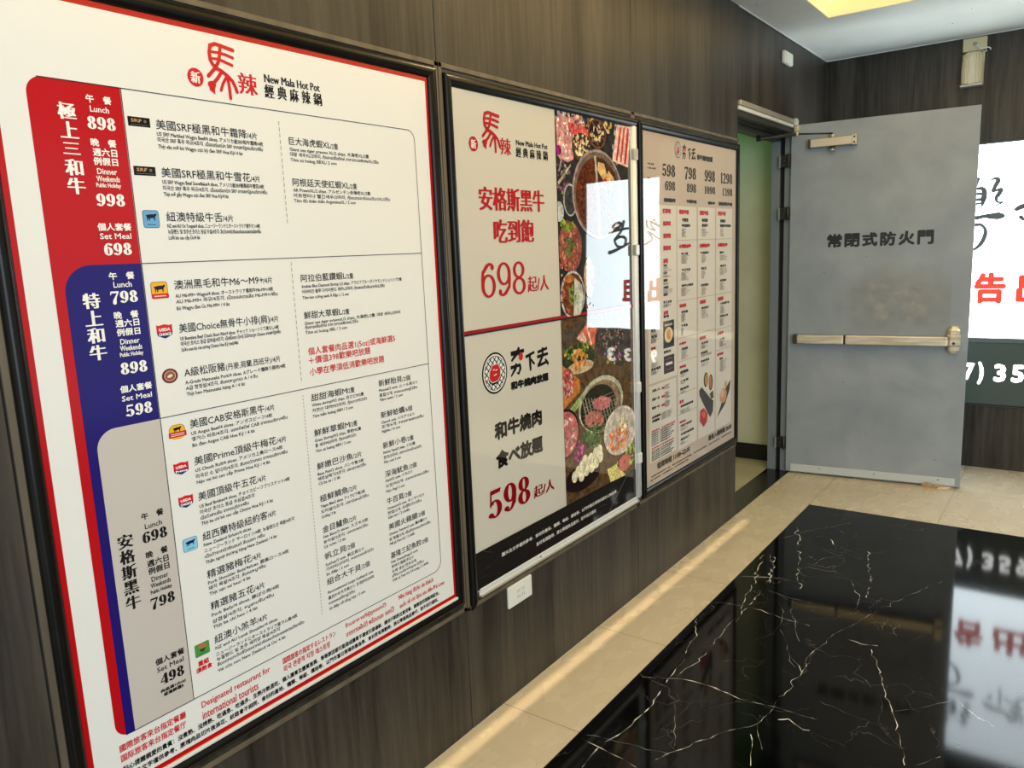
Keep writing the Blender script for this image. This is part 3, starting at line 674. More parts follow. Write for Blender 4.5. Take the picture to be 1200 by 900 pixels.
P3_LINES = [(3.331,1.5733,3.377),(3.331,1.5668,3.361),(3.331,1.5603,3.377),(3.331,1.5538,3.37),(3.331,1.5473,3.363),(3.331,1.5408,3.386),(3.557,1.5732,3.603),(3.557,1.5655,3.616),(3.557,1.5578,3.641),(3.557,1.5501,3.613),(3.557,1.5424,3.609),(3.791,1.5704,3.832),(3.791,1.5605,3.83),(3.791,1.5506,3.842),(3.791,1.5407,3.851),(3.325,1.4537,3.416),(3.325,1.4471,3.384),(3.325,1.4406,3.399),(3.325,1.434,3.397),(3.325,1.4274,3.376),(3.325,1.4209,3.386),(3.557,1.4492,3.596),(3.557,1.4413,3.617),(3.557,1.4334,3.61),(3.557,1.4255,3.624),(3.557,1.4176,3.594),(3.79,1.4428,3.869),(3.79,1.4356,3.883),(3.79,1.4283,3.867),(3.79,1.4211,3.881),(3.324,1.3771,3.4),(3.324,1.3708,3.38),(3.324,1.3645,3.389),(3.324,1.3582,3.386),(3.324,1.3518,3.404),(3.324,1.3455,3.403),(3.554,1.3742,3.596),(3.554,1.3665,3.605),(3.554,1.3588,3.599),(3.554,1.3511,3.585),(3.554,1.3434,3.59),(3.79,1.3795,3.879),(3.79,1.372,3.88),(3.79,1.3644,3.886),(3.79,1.3569,3.881),(3.79,1.3493,3.854),(3.323,1.3062,3.384),(3.323,1.2999,3.393),(3.323,1.2935,3.41),(3.323,1.2871,3.387),(3.323,1.2808,3.397),(3.323,1.2744,3.373),(3.554,1.2946,3.608),(3.554,1.2868,3.625),(3.554,1.2791,3.613),(3.554,1.2713,3.609),(3.554,1.2636,3.611),(3.791,1.3038,3.845),(3.791,1.2963,3.821),(3.791,1.2889,3.841),(3.791,1.2814,3.846),(3.791,1.2739,3.847),(3.136,1.4068,3.185),(3.136,1.3969,3.22),(3.135,1.3721,3.189),(3.135,1.369,3.212),(3.135,1.3418,3.19),(3.135,1.3355,3.195),(3.134,1.3119,3.229),(3.134,1.3047,3.224),(3.134,1.2974,3.215),(3.322,1.1872,3.364),(3.322,1.1808,3.367),(3.322,1.1744,3.362),(3.322,1.168,3.362),(3.322,1.1615,3.366),(3.322,1.1551,3.353),(3.321,1.1228,3.338),(3.321,1.1168,3.345),(3.321,1.1107,3.341),(3.321,1.1046,3.342),(3.321,1.0985,3.339),(3.321,1.0924,3.336),(3.554,1.1859,3.626),(3.554,1.1774,3.618),(3.554,1.1688,3.624),(3.554,1.1602,3.639),(3.554,1.1516,3.637),(3.795,1.1869,3.841),(3.795,1.18,3.838),(3.795,1.1731,3.853),(3.795,1.1662,3.862),(3.795,1.1593,3.866),(3.795,1.1524,3.857),(3.792,1.1234,3.859),(3.792,1.117,3.846),(3.792,1.1106,3.839),(3.792,1.1042,3.847),(3.792,1.0978,3.843),(3.793,1.0914,3.856),(3.32,1.0163,3.39),(3.32,1.0078,3.382),(3.32,0.9992,3.37),(3.32,0.9907,3.397),(3.319,0.9822,3.395),(3.789,1.0072,3.849),(3.789,1.0009,3.839),(3.789,0.9946,3.834),(3.789,0.9883,3.875),(3.789,0.9819,3.875),(3.551,1.0135,3.602),(3.551,1.0079,3.629),(3.551,1.0023,3.602),(3.551,0.9684,3.686),(3.551,0.9623,3.681),(3.551,0.9237,3.64),(3.551,0.9149,3.632),(3.794,0.9057,3.887),(3.794,0.8983,3.874),(3.794,0.891,3.865),(3.794,0.8836,3.87),(3.794,0.8762,3.852),(3.794,0.8688,3.88),(3.795,0.8614,3.871),(3.795,0.854,3.861),(3.133,1.2466,3.194),(3.133,1.242,3.212),(3.133,1.2374,3.198),(3.007,1.1358,3.057),(3.007,1.1269,3.079),(3.007,1.1089,3.056),(3.007,1.1037,3.075),(3.006,1.0985,3.057),(3.006,1.0932,3.056),(3.007,1.0025,3.076),(3.007,0.9953,3.078),(3.007,0.988,3.072),(3.006,0.9662,3.053),(3.006,0.9605,3.08),(3.006,0.9548,3.068),(3.309,0.9088,3.372),(3.309,0.8994,3.355),(3.309,0.8663,3.358),(3.308,0.8261,3.355),(3.308,0.8211,3.375),(3.307,0.7391,3.412),(3.307,0.7312,3.41),(3.307,0.7232,3.411),(3.306,0.6501,3.39),(3.306,0.6437,3.375),(3.305,0.5829,3.349),(3.305,0.5765,3.382),(3.141,0.8861,3.191),(3.141,0.8786,3.182),(3.141,0.871,3.193),(3.141,0.8529,3.175),(3.14,0.8469,3.197),(3.14,0.8409,3.178),(3.14,0.8348,3.184),(3.14,0.8288,3.203),(3.14,0.8136,3.182),(3.14,0.8076,3.191),(3.14,0.8015,3.188),(3.139,0.7954,3.189),(3.139,0.7894,3.181),(3.102,0.7661,3.214),(3.102,0.7593,3.201),(3.102,0.7525,3.22),(3.102,0.7457,3.196),(3.101,0.7389,3.202)]
P3_FOOD = [('E',3.611,0.839,0.0269,0.0368,(60,45,35)),('E',3.615,0.839,0.0169,0.0301,(190,130,60)),('E',3.673,0.816,0.0259,0.0408,(55,42,35)),('E',3.669,0.817,0.0155,0.0326,(185,125,60)),('P',[(3.525,0.797),(3.558,0.811),(3.677,0.73),(3.708,0.718),(3.703,0.664),(3.668,0.637),(3.625,0.675),(3.533,0.769)],(62,52,48)),('P',[(3.659,0.761),(3.703,0.77),(3.712,0.731),(3.677,0.73)],(70,60,50)),('P',[(3.538,0.695),(3.583,0.701),(3.634,0.663),(3.625,0.624),(3.583,0.604),(3.533,0.643)],(178,40,40)),('P',[(3.55,0.679),(3.591,0.685),(3.612,0.661),(3.583,0.646)],(205,90,85)),('P',[(3.757,0.618),(3.82,0.684),(3.866,0.747),(3.947,0.789),(3.932,0.735),(3.867,0.668)],(48,52,50)),('E',3.842,0.719,0.0483,0.039,(200,150,110)),('E',3.829,0.732,0.0259,0.0212,(220,180,140)),('E',3.878,0.773,0.0169,0.0185,(200,155,100)),('E',3.184,1.11,0.0433,0.0351,(225,200,160)),('E',3.187,1.112,0.0238,0.0211,(200,150,90))]
PHOTO_UPPER = [('P',[(2.305,1.951),(2.43,1.958),(2.414,1.817),(2.376,1.803),(2.311,1.821)],(205,150,150)),('S',2.36,1.92,0.0589,0.038,40,0.008,(240,225,215),(215,140,140),(150,120,130)),('S',2.364,1.852,0.0519,0.0422,50,0.009,(238,215,205),(220,150,150)),('P',[(2.384,1.939),(2.444,1.942),(2.522,1.924),(2.54,1.904),(2.449,1.898),(2.389,1.909)],(200,85,80)),('S',2.458,1.92,0.0623,0.0196,25,0.006,(230,150,140),(185,60,60)),('E',2.471,1.86,0.0662,0.0514,(70,60,50)),('S',2.471,1.86,0.0567,0.0458,45,0.01,(228,210,165),(205,180,130)),('E',2.584,1.918,0.0669,0.0535,(105,72,50)),('E',2.584,1.92,0.0568,0.0454,(45,36,32)),('S',2.584,1.922,0.0501,0.0405,40,0.009,(215,190,150),(120,90,70)),('P',[(2.736,1.967),(2.853,1.969),(2.823,1.812),(2.695,1.83)],(225,190,180)),('P',[(2.76,1.96),(2.774,1.961),(2.736,1.832),(2.722,1.833)],(190,60,55)),('P',[(2.789,1.963),(2.804,1.962),(2.769,1.828),(2.755,1.83)],(200,75,70)),('P',[(2.819,1.962),(2.838,1.962),(2.805,1.822),(2.788,1.825)],(190,60,55)),('E',2.317,1.841,0.0187,0.0167,(130,40,105)),('P',[(2.306,1.734),(2.391,1.8),(2.397,1.794),(2.313,1.725)],(175,165,150)),('P',[(2.313,1.772),(2.333,1.819),(2.339,1.818),(2.321,1.769)],(160,150,140)),('E',2.384,1.675,0.0455,0.0566,(165,165,165)),('E',2.384,1.675,0.0379,0.0503,(60,58,58)),('E',2.585,1.701,0.1868,0.1626,(165,150,138)),('E',2.585,1.7,0.1766,0.1544,(110,95,85)),('E',2.585,1.693,0.163,0.1428,(98,42,30)),('P',[(2.569,1.829),(2.634,1.83),(2.711,1.787),(2.75,1.711),(2.732,1.624),(2.657,1.555),(2.59,1.547),(2.585,1.689)],(72,48,36)),('P',[(2.558,1.838),(2.572,1.839),(2.59,1.689),(2.594,1.547),(2.58,1.545),(2.573,1.688)],(190,178,165)),('S',2.503,1.703,0.0648,0.0973,50,0.008,(130,55,38),(75,28,20)),('P',[(2.586,1.819),(2.63,1.815),(2.652,1.775),(2.623,1.753),(2.581,1.788)],(222,180,115)),('P',[(2.592,1.729),(2.652,1.777),(2.666,1.763),(2.612,1.716)],(200,45,38)),('P',[(2.663,1.792),(2.705,1.765),(2.686,1.733),(2.639,1.762)],(212,168,108)),('S',2.663,1.691,0.0619,0.0763,30,0.009,(200,160,110),(150,70,40),(90,110,60)),('E',2.31,1.634,0.0291,0.0348,(180,180,178)),('E',2.375,1.512,0.0792,0.0894,(150,84,66)),('S',2.374,1.501,0.0701,0.0759,70,0.01,(175,95,72),(130,60,48),(195,125,95)),('S',2.361,1.588,0.0481,0.0205,30,0.009,(150,170,60),(110,140,40)),('S',2.372,1.513,0.0365,0.0335,40,0.008,(60,95,45),(85,120,55)),('S',2.319,1.454,0.0266,0.0434,25,0.008,(215,150,110),(190,100,70)),('E',2.384,1.342,0.0836,0.0855,(195,192,188)),('E',2.386,1.341,0.0743,0.0782,(112,60,36)),('P',[(2.397,1.403),(2.446,1.376),(2.459,1.325),(2.432,1.268),(2.385,1.266)],(205,205,198)),('S',2.343,1.341,0.0393,0.0604,40,0.009,(140,75,45),(95,48,30),(170,100,60)),('S',2.384,1.342,0.0309,0.0342,35,0.007,(95,145,60),(125,170,90)),('E',2.361,1.401,0.0304,0.0145,(190,115,50)),('E',2.499,1.398,0.0362,0.0736,(196,168,140)),('S',2.499,1.398,0.0329,0.0669,14,0.013,(222,200,175),(200,170,140)),('E',2.528,1.379,0.0167,0.0169,(110,40,90)),('S',2.499,1.297,0.0414,0.0118,10,0.008,(170,45,40),(140,70,50))]
PHOTO_LOWER = [('P',[(2.306,1.216),(2.557,1.265),(2.557,1.204),(2.302,1.15)],(82,66,58)),('P',[(2.401,1.184),(2.484,1.233),(2.551,1.211),(2.524,1.122),(2.47,1.15)],(212,112,80)),('P',[(2.437,1.194),(2.45,1.201),(2.493,1.142),(2.483,1.143)],(240,215,200)),('P',[(2.473,1.214),(2.484,1.218),(2.517,1.14),(2.51,1.136)],(240,205,190)),('P',[(2.404,1.181),(2.433,1.195),(2.464,1.155),(2.451,1.157)],(235,190,185)),('P',[(2.536,1.182),(2.58,1.201),(2.814,1.172),(2.831,1.084),(2.732,1.03),(2.553,1.105)],(72,62,56)),('S',2.658,1.15,0.1182,0.0403,90,0.008,(150,135,120),(95,82,75),(50,42,40)),('S',2.692,1.083,0.0929,0.0363,40,0.008,(190,120,175),(70,110,50),(225,190,60)),('E',2.416,1.106,0.1151,0.0556,(46,58,36)),('S',2.417,1.136,0.1038,0.0294,50,0.011,(70,105,45),(200,170,55),(110,135,60)),('E',2.427,1.073,0.0934,0.0237,(200,180,140)),('S',2.419,1.102,0.0544,0.0379,36,0.012,(228,155,85),(205,120,60)),('P',[(2.297,1.097),(2.42,1.023),(2.413,0.981),(2.294,0.935)],(186,120,55)),('E',2.33,1.026,0.0489,0.0547,(160,80,70)),('S',2.33,1.026,0.0428,0.0497,45,0.01,(230,180,170),(195,70,70),(215,120,115)),('P',[(2.319,0.916),(2.439,0.977),(2.427,0.937),(2.349,0.9)],(155,178,112)),('E',2.575,0.906,0.1731,0.1112,(198,188,172)),('E',2.575,0.899,0.1554,0.1005,(140,118,95)),('E',2.55,0.897,0.1359,0.0892,(52,44,40)),('P',[(2.424,0.955),(2.431,0.956),(2.475,0.84),(2.468,0.84)],(150,138,118)),('P',[(2.447,0.951),(2.454,0.952),(2.499,0.835),(2.492,0.835)],(150,138,118)),('P',[(2.47,0.947),(2.477,0.947),(2.523,0.83),(2.516,0.83)],(150,138,118)),('P',[(2.494,0.943),(2.5,0.943),(2.547,0.825),(2.54,0.825)],(150,138,118)),('P',[(2.517,0.939),(2.524,0.939),(2.571,0.82),(2.564,0.82)],(150,138,118)),('P',[(2.541,0.934),(2.548,0.935),(2.596,0.815),(2.589,0.815)],(150,138,118)),('P',[(2.566,0.93),(2.573,0.931),(2.622,0.81),(2.614,0.809)],(150,138,118)),('P',[(2.59,0.926),(2.598,0.926),(2.647,0.804),(2.64,0.804)],(150,138,118)),('P',[(2.615,0.921),(2.623,0.922),(2.673,0.799),(2.666,0.799)],(150,138,118)),('P',[(2.641,0.917),(2.648,0.917),(2.699,0.794),(2.692,0.793)],(150,138,118)),('P',[(2.667,0.912),(2.674,0.913),(2.726,0.788),(2.718,0.788)],(150,138,118)),('P',[(2.693,0.908),(2.7,0.908),(2.753,0.783),(2.745,0.782)],(150,138,118)),('P',[(2.436,0.931),(2.686,0.941),(2.686,0.937),(2.436,0.928)],(120,108,92)),('P',[(2.435,0.916),(2.686,0.925),(2.686,0.921),(2.435,0.912)],(120,108,92)),('P',[(2.435,0.9),(2.685,0.908),(2.685,0.904),(2.434,0.897)],(120,108,92)),('P',[(2.434,0.885),(2.684,0.891),(2.684,0.888),(2.434,0.881)],(120,108,92)),('P',[(2.433,0.869),(2.684,0.875),(2.684,0.871),(2.433,0.865)],(120,108,92)),('P',[(2.432,0.853),(2.683,0.858),(2.683,0.854),(2.432,0.85)],(120,108,92)),('P',[(2.431,0.838),(2.682,0.841),(2.682,0.838),(2.431,0.834)],(120,108,92)),('P',[(2.431,0.822),(2.682,0.825),(2.682,0.821),(2.43,0.819)],(120,108,92)),('P',[(2.506,0.927),(2.568,0.94),(2.645,0.918),(2.638,0.885),(2.574,0.881),(2.514,0.899)],(196,125,118)),('P',[(2.445,0.874),(2.488,0.895),(2.565,0.878),(2.594,0.848),(2.572,0.822),(2.485,0.831),(2.449,0.85)],(190,118,112)),('S',2.572,0.913,0.0528,0.0197,14,0.007,(215,155,148),(175,100,95)),('S',2.517,0.858,0.0548,0.0231,16,0.007,(212,150,142),(170,98,92)),('E',2.304,0.842,0.1005,0.0939,(35,30,32)),('E',2.307,0.841,0.0885,0.0839,(198,108,104)),('S',2.315,0.839,0.0735,0.0715,40,0.011,(225,165,160),(185,80,80),(235,200,195)),('S',2.509,0.797,0.0719,0.049,70,0.011,(70,105,58),(100,135,75),(50,80,45)),('E',2.722,0.77,0.1383,0.1,(225,216,202)),('E',2.722,0.77,0.1229,0.0906,(205,192,175)),('S',2.713,0.743,0.0918,0.0567,50,0.014,(222,125,65),(200,95,45),(235,160,105)),('S',2.728,0.792,0.0461,0.0358,22,0.011,(238,232,190),(215,215,150)),('S',2.398,0.76,0.0387,0.0417,36,0.01,(165,45,115),(200,100,160),(120,30,90)),('E',2.417,0.653,0.1314,0.0494,(36,28,26)),('E',2.361,0.668,0.0206,0.0225,(236,226,196)),('E',2.358,0.674,0.0111,0.0104,(246,240,220)),('E',2.386,0.682,0.0209,0.0227,(236,226,196)),('E',2.383,0.688,0.0112,0.0104,(246,240,220)),('E',2.411,0.695,0.0212,0.0228,(236,226,196)),('E',2.408,0.701,0.0114,0.0105,(246,240,220)),('E',2.437,0.713,0.0215,0.0229,(236,226,196)),('E',2.434,0.72,0.0115,0.0106,(246,240,220)),('E',2.479,0.709,0.022,0.0232,(236,226,196)),('E',2.476,0.716,0.0118,0.0107,(246,240,220)),('E',2.518,0.723,0.0224,0.0234,(236,226,196)),('E',2.514,0.729,0.0121,0.0108,(246,240,220)),('E',2.546,0.727,0.0228,0.0236,(236,226,196)),('E',2.543,0.733,0.0122,0.0109,(246,240,220)),('E',2.409,0.66,0.0212,0.0229,(236,226,196)),('E',2.406,0.666,0.0114,0.0105,(246,240,220)),('E',2.447,0.672,0.0216,0.0231,(236,226,196)),('E',2.443,0.679,0.0116,0.0106,(246,240,220)),('E',2.486,0.676,0.0221,0.0233,(236,226,196)),('E',2.483,0.682,0.0119,0.0107,(246,240,220)),('E',2.521,0.685,0.0225,0.0235,(236,226,196)),('E',2.518,0.692,0.0121,0.0108,(246,240,220)),('E',2.552,0.701,0.0229,0.0237,(236,226,196)),('E',2.549,0.707,0.0123,0.0109,(246,240,220)),('E',2.469,0.689,0.0219,0.0232,(236,226,196)),('E',2.466,0.695,0.0118,0.0107,(246,240,220)),('P',[(2.603,0.635),(2.674,0.638),(2.759,0.573),(2.63,0.575)],(228,210,130)),('S',2.673,0.61,0.0642,0.0322,22,0.01,(240,225,150),(210,180,90)),('E',2.751,0.627,0.0549,0.0347,(200,105,100)),('S',2.803,0.655,0.0402,0.0467,24,0.011,(185,200,95),(150,175,70))]
VEINS = [([(0.295,2.27),(0.36,2.293),(0.419,2.328),(0.496,2.347),(0.581,2.34),(0.653,2.328),(0.759,2.339),(0.831,2.342),(0.902,2.342)],0.008),([(0.393,2.383),(0.401,2.324),(0.413,2.234),(0.419,2.146),(0.416,2.057),(0.413,1.972),(0.394,1.901),(0.381,1.854),(0.384,1.8),(0.39,1.742)],0.007),([(0.314,1.859),(0.377,1.851),(0.449,1.842),(0.522,1.827)],0.004),([(0.322,1.884),(0.394,1.901),(0.457,1.912),(0.577,1.933)],0.003),([(0.416,2.334),(0.44,2.479),(0.435,2.616),(0.434,2.768),(0.438,2.867)],0.004),([(0.363,3.574),(0.422,3.343),(0.441,3.154),(0.442,3.007),(0.44,2.936),(0.448,2.84)],0.008),([(0.316,3.571),(0.378,3.275),(0.409,3.06),(0.424,2.961)],0.005),([(0.31,3.276),(0.388,3.31),(0.481,3.344)],0.004),([(0.31,2.963),(0.373,2.983),(0.453,2.996),(0.582,2.972),(0.702,2.957)],0.004),([(0.571,3.05),(0.604,2.903),(0.659,2.784),(0.717,2.652),(0.774,2.596)],0.003),([(0.764,2.777),(0.772,2.582),(0.759,2.339),(0.747,2.216),(0.688,2.148),(0.644,2.071),(0.586,1.958),(0.555,1.889)],0.004),([(0.747,2.216),(0.77,2.162),(0.8,2.105)],0.005),([(0.794,2.277),(0.819,2.297),(0.873,2.267),(0.891,2.274)],0.009),([(0.747,2.156),(0.775,2.089),(0.797,2.014)],0.009),([(0.454,3.2),(0.55,3.163),(0.66,3.157)],0.003),([(0.304,2.785),(0.358,2.658),(0.367,2.545),(0.391,2.475),(0.398,2.373)],0.006),([(0.478,2.183),(0.528,2.086),(0.575,1.979)],0.003),([(0.563,3.19),(0.622,3.013),(0.681,2.857),(0.706,2.813)],0.003),([(0.697,2.696),(0.755,2.639),(0.78,2.587)],0.004),([(0.938,2.895),(0.997,2.745),(1.053,2.594),(1.106,2.442),(1.147,2.32),(1.162,2.253)],0.004),([(0.831,2.929),(0.905,2.911),(0.956,2.93)],0.005),([(0.78,2.587),(0.77,2.766),(0.801,2.924),(0.836,3.039),(0.907,3.255),(0.995,3.496),(1.076,3.697)],0.003),([(0.462,3.192),(0.535,3.154),(0.629,3.116),(0.743,3.155)],0.003),([(1.088,2.52),(1.141,2.569),(1.225,2.673)],0.003),([(1.239,2.692),(1.293,2.633),(1.366,2.583)],0.005),([(1.189,2.27),(1.219,2.312),(1.24,2.348)],0.008),([(0.736,3.476),(0.806,3.317),(0.82,3.232)],0.006),([(0.733,3.857),(0.758,3.711),(0.821,3.492),(0.831,3.332)],0.006),([(0.524,3.955),(0.603,3.802)],0.006),([(0.343,4.017),(0.451,3.692),(0.505,3.485),(0.574,3.276)],0.006),([(0.311,3.809),(0.417,4.011),(0.566,4.219)],0.003),([(0.873,2.451),(0.981,2.425)],0.002),([(0.36,3.814),(0.489,3.957)],0.002),([(0.346,3.589),(0.411,3.429),(0.444,3.266)],0.008),([(0.532,3.501),(0.567,3.658),(0.644,3.764)],0.003),([(0.627,3.838),(0.713,3.804),(0.807,3.901)],0.002)]


# ================================================================== THE SETTING
# poster wall: laminate panels with open joints, the doorway at its far end
w = MB()
JOINTS = [-1.5, 0.532, 1.712, 2.870, WE]
for a, b in zip(JOINTS, JOINTS[1:]):
    g0 = 0.0015 if a > -1 else 0
    w.box(-0.10, a + g0, 0.0, 0.0, b - (0.0015 if b < WE else 0), H, M['wood'], 0.0012, 1)
w.box(-0.12, -1.5, 0.0, -0.004, WE - 0.002, H, M['seam'])
w.box(-0.10, WE + 0.002, 2.226, -0.003, D, H, M['wood'])                 # above the door
w.box(-0.10, DE + 0.05, 0.0, -0.003, D, 2.226, M['wood'])
o = w.build('wall_left')
structure(o)

# brown edging strips round the three poster bays
def edging(n, y0, y1, z0, z1):
    e = MB()
    t = 0.013
    for a, c, b, d in ((y0, z0, y1, z0 + t), (y0, z1 - t, y1, z1), (y0, z0, y0 + t, z1), (y1 - t, z0, y1, z1)):
        e.box(-0.001, a, c, 0.005, b, d, M['edge'], 0.001, 1)
    structure(e.build('trim_%d' % n))


edging(1, 0.5335, 1.7095, 0.408, 2.030)
edging(2, 1.7145, 2.8685, 0.402, 2.030)
edging(3, 2.8715, WE - 0.001, 0.404, 2.030)

w = MB()
w.box(-0.2, D, 0.0, 6.2, D + 0.1, H, M['wood'])
structure(w.build('wall_back'))

# ceiling with its warm recessed cove
cx0, cy1 = 0.281, 4.62
w = MB()
w.box(-0.2, cy1, H, 6.2, D + 0.1, H + 0.3, M['ceiling'])
w.box(-0.2, -1.5, H, cx0, cy1, H + 0.3, M['ceiling'])
w.box(2.7, -1.5, H, 6.2, cy1, H + 0.3, M['ceiling'])
w.box(cx0, -1.5, H, 2.7, 0.2, H + 0.3, M['ceiling'])
rc = random.Random(8)
for x, y, q in ((0.793, 5.256, .006), (0.911, 5.005, .005), (0.760, 5.270, .004), (0.07, 4.10, .005), (0.705, 5.30, .003)):   # little scuffs on the paint
    w.face([(x + q * rc.uniform(.6, 1.2) * math.cos(k), y + q * rc.uniform(.6, 1.8) * math.sin(k), H - 0.0003) for k in (0, 1.2, 2.4, 3.7, 5.0)], M['dim'])
structure(w.build('ceiling'))
w = MB()
w.box(cx0, cy1 - 0.004, H + 0.001, 2.7, cy1, H + 0.075, M['cove'])
w.box(cx0, 0.2, H + 0.001, cx0 + 0.004, cy1 - 0.004, H + 0.075, M['cove'])
w.box(2.696, 0.2, H + 0.001, 2.7, cy1 - 0.004, H + 0.075, M['cove'])
structure(w.build('trim_4'))
w = MB()
w.box(cx0 - 0.03, 0.17, H + 0.085, 2.73, cy1 + 0.03, H + 0.09, M['covelight'])
o = w.build('ceiling_cove_panel')
structure(o)
w = MB()
w.box(0.0, WE, H - 0.006, 0.006, D, H - 0.0005, M['trimwhite'])
w.box(0.0, D - 0.006, H - 0.006, 6.2, D, H - 0.0005, M['trimwhite'])
structure(w.build('trim_5'))

# floor: beige tile border with joints, black marble field with its veins, threshold and corridor
w = MB()
w.recalc = False
MX, MY = 0.297, 4.424


def fl(x0, y0, x1, y1, m, z=0.0):
    w.face([(x0, y0, z), (x1, y0, z), (x1, y1, z), (x0, y1, z)], M[m])


fl(-0.001, -1.5, MX, D, 'tile')
fl(MX, MY, 6.2, D, 'tile')
fl(MX, -1.5, 6.2, MY, 'marble')
for k in range(-3, 7):
    y = 1.880 + 0.638 * k
    if y < 4.4:
        fl(0, y - 0.0012, MX, y + 0.0012, 'grout', 0.0003)
for x in (0.293, 0.950, 1.607, 2.264, 2.92, 3.58):
    fl(x - 0.0012, MY, x + 0.0012, D, 'grout', 0.0003)
fl(MX, 5.07, 6.2, 5.0724, 'grout', 0.0003)
fl(MX - 0.0015, -1.5, MX + 0.001, MY, 'seam', 0.0004)
fl(MX, MY - 0.001, 6.2, MY + 0.0015, 'seam', 0.0004)
fl(-0.150, WE - 0.15, -0.001, DE + 0.03, 'threshold')
fl(-2.5, 2.8, -0.150, 5.4, 'corridortile')
fl(-2.5, 5.085, -0.15, 5.088, 'grout', 0.0004)
rnd = random.Random(4)
for pts, wd in VEINS:
    fine = []
    for p, q in zip(pts, pts[1:]):
        L_ = math.hypot(q[0] - p[0], q[1] - p[1])
        n = max(2, int(L_ / 0.022))
        for k in range(n):
            t = k / n
            j = L_ * 0.045
            fine.append((p[0] + (q[0] - p[0]) * t + rnd.uniform(-j, j), p[1] + (q[1] - p[1]) * t + rnd.uniform(-j, j)))
    fine.append(pts[-1])
    prev = None
    for i in range(len(fine) - 1):
        a = Vector(fine[i]); b = Vector(fine[i + 1])
        t = b - a
        if t.length < 1e-6:
            continue
        nn = Vector((-t.y, t.x)).normalized()
        gap = rnd.random() < (0.22 if wd > 0.0045 else 0.12)
        ww = 0.0 if gap else wd * 0.85 * rnd.uniform(0.10, 1.0) ** 1.8
        wp = prev if prev is not None else ww * 0.5
        c = [(a.x - nn.x * wp / 2, a.y - nn.y * wp / 2), (b.x - nn.x * ww / 2, b.y - nn.y * ww / 2), (b.x + nn.x * ww / 2, b.y + nn.y * ww / 2), (a.x + nn.x * wp / 2, a.y + nn.y * wp / 2)]
        prev = ww
        if all(q[0] > MX + 0.003 and q[1] < MY - 0.003 for q in c) and (ww + wp) > 1e-5:
            w.face([(q[0], q[1], 0.0003) for q in c], M['vein'] if wd > 0.0035 and rnd.random() < 0.7 else M['veinfaint'])
o = w.build('floor')
structure(o)

# corridor behind the doorway
w = MB()
w.box(-2.5, 5.23, 0, -0.152, 5.33, 2.7, M['corridor'])
w.box(-2.6, 2.7, 0, -2.5, 5.33, 2.7, M['corridor'])
w.box(-2.5, 2.7, 0, -0.152, 2.8, 2.7, M['corridor'])
w.box(-2.6, 2.7, 2.45, -0.152, 5.33, 2.7, M['corridor'])
structure(w.build('wall_corridor'))
w = MB()
w.box(-2.5, 5.218, 0.0, -0.152, 5.2299, 0.11, M['black'])
structure(w.build('baseboard_corridor'))
l = bpy.data.lights.new('exit_glow', 'POINT')
l.energy = 1.6
l.color = (0.12, 1.0, 0.30)
l.shadow_soft_size = 0.12
o = bpy.data.objects.new('exit_glow', l)
COL.objects.link(o)
o.location = (-0.75, 4.75, 2.3)
area('corridor_light', (-1.3, 4.0, 2.4), 0.8, 3.2, (1.0, 0.95, 0.78))

# steel door frame: jamb with rebate and gasket, head with aluminium rail
w = MB()
w.box(-0.147, DE, 0.0, -0.094, DE + 0.05, 2.19, M['jamb'], 0.002, 1)
w.box(-0.094, DE + 0.022, 0.0, -0.064, DE + 0.05, 2.19, M['black'])
w.box(-0.064, DE, 0.0, -0.020, DE + 0.05, 2.19, M['jamb'], 0.004, 2)
w.box(-0.147, WE - 0.16, 2.115, -0.085, DE, 2.19, M['dim'])
w.box(-0.085, WE - 0.16, 2.140, -0.045, DE, 2.19, M['black'])
w.box(-0.045, WE + 0.003, 2.150, -0.004, DE, 2.19, M['dim'])
w.box(-0.004, WE + 0.003, 2.176, 0.010, 4.955, 2.196, M['silver'], 0.003, 2)
w.box(-0.004, WE + 0.003, 2.198, 0.016, 4.955, 2.224, M['closer'], 0.004, 2)
w.box(-0.147, WE - 0.16, 2.19, -0.004, DE + 0.05, 2.226, M['dim'])
structure(w.build('trim_6'))

# ================================================================== FIRE DOOR
door = bpy.data.objects.new('door_1', None)
COL.objects.link(door)
door.location = (-0.018, 5.005, 0)
door.rotation_euler = (0, 0, math.radians(6.677))
tag(door, 'grey steel fire door standing open with a push bar and black lettering', 'door')
structure(door)
DW = 0.9966
b = MB()
b.box(0, 0, 0.012, DW, 0.045, 2.1955, M['doorgrey'], 0.003, 2)
leaf = b.build('leaf', door)


def on_leaf(a, z, h):
    return (a, -0.0008 - h, z)


t = Flat(on_leaf)
chars = '常閉式防火門'
for i, ch in enumerate(chars):
    a = 0.221 + i * 0.0982
    t.text_box(ch, a, 1.449, a + 0.085, 1.532, M['ink'], 0.0002, bold=0.008)
t.build('warning_lettering', leaf)
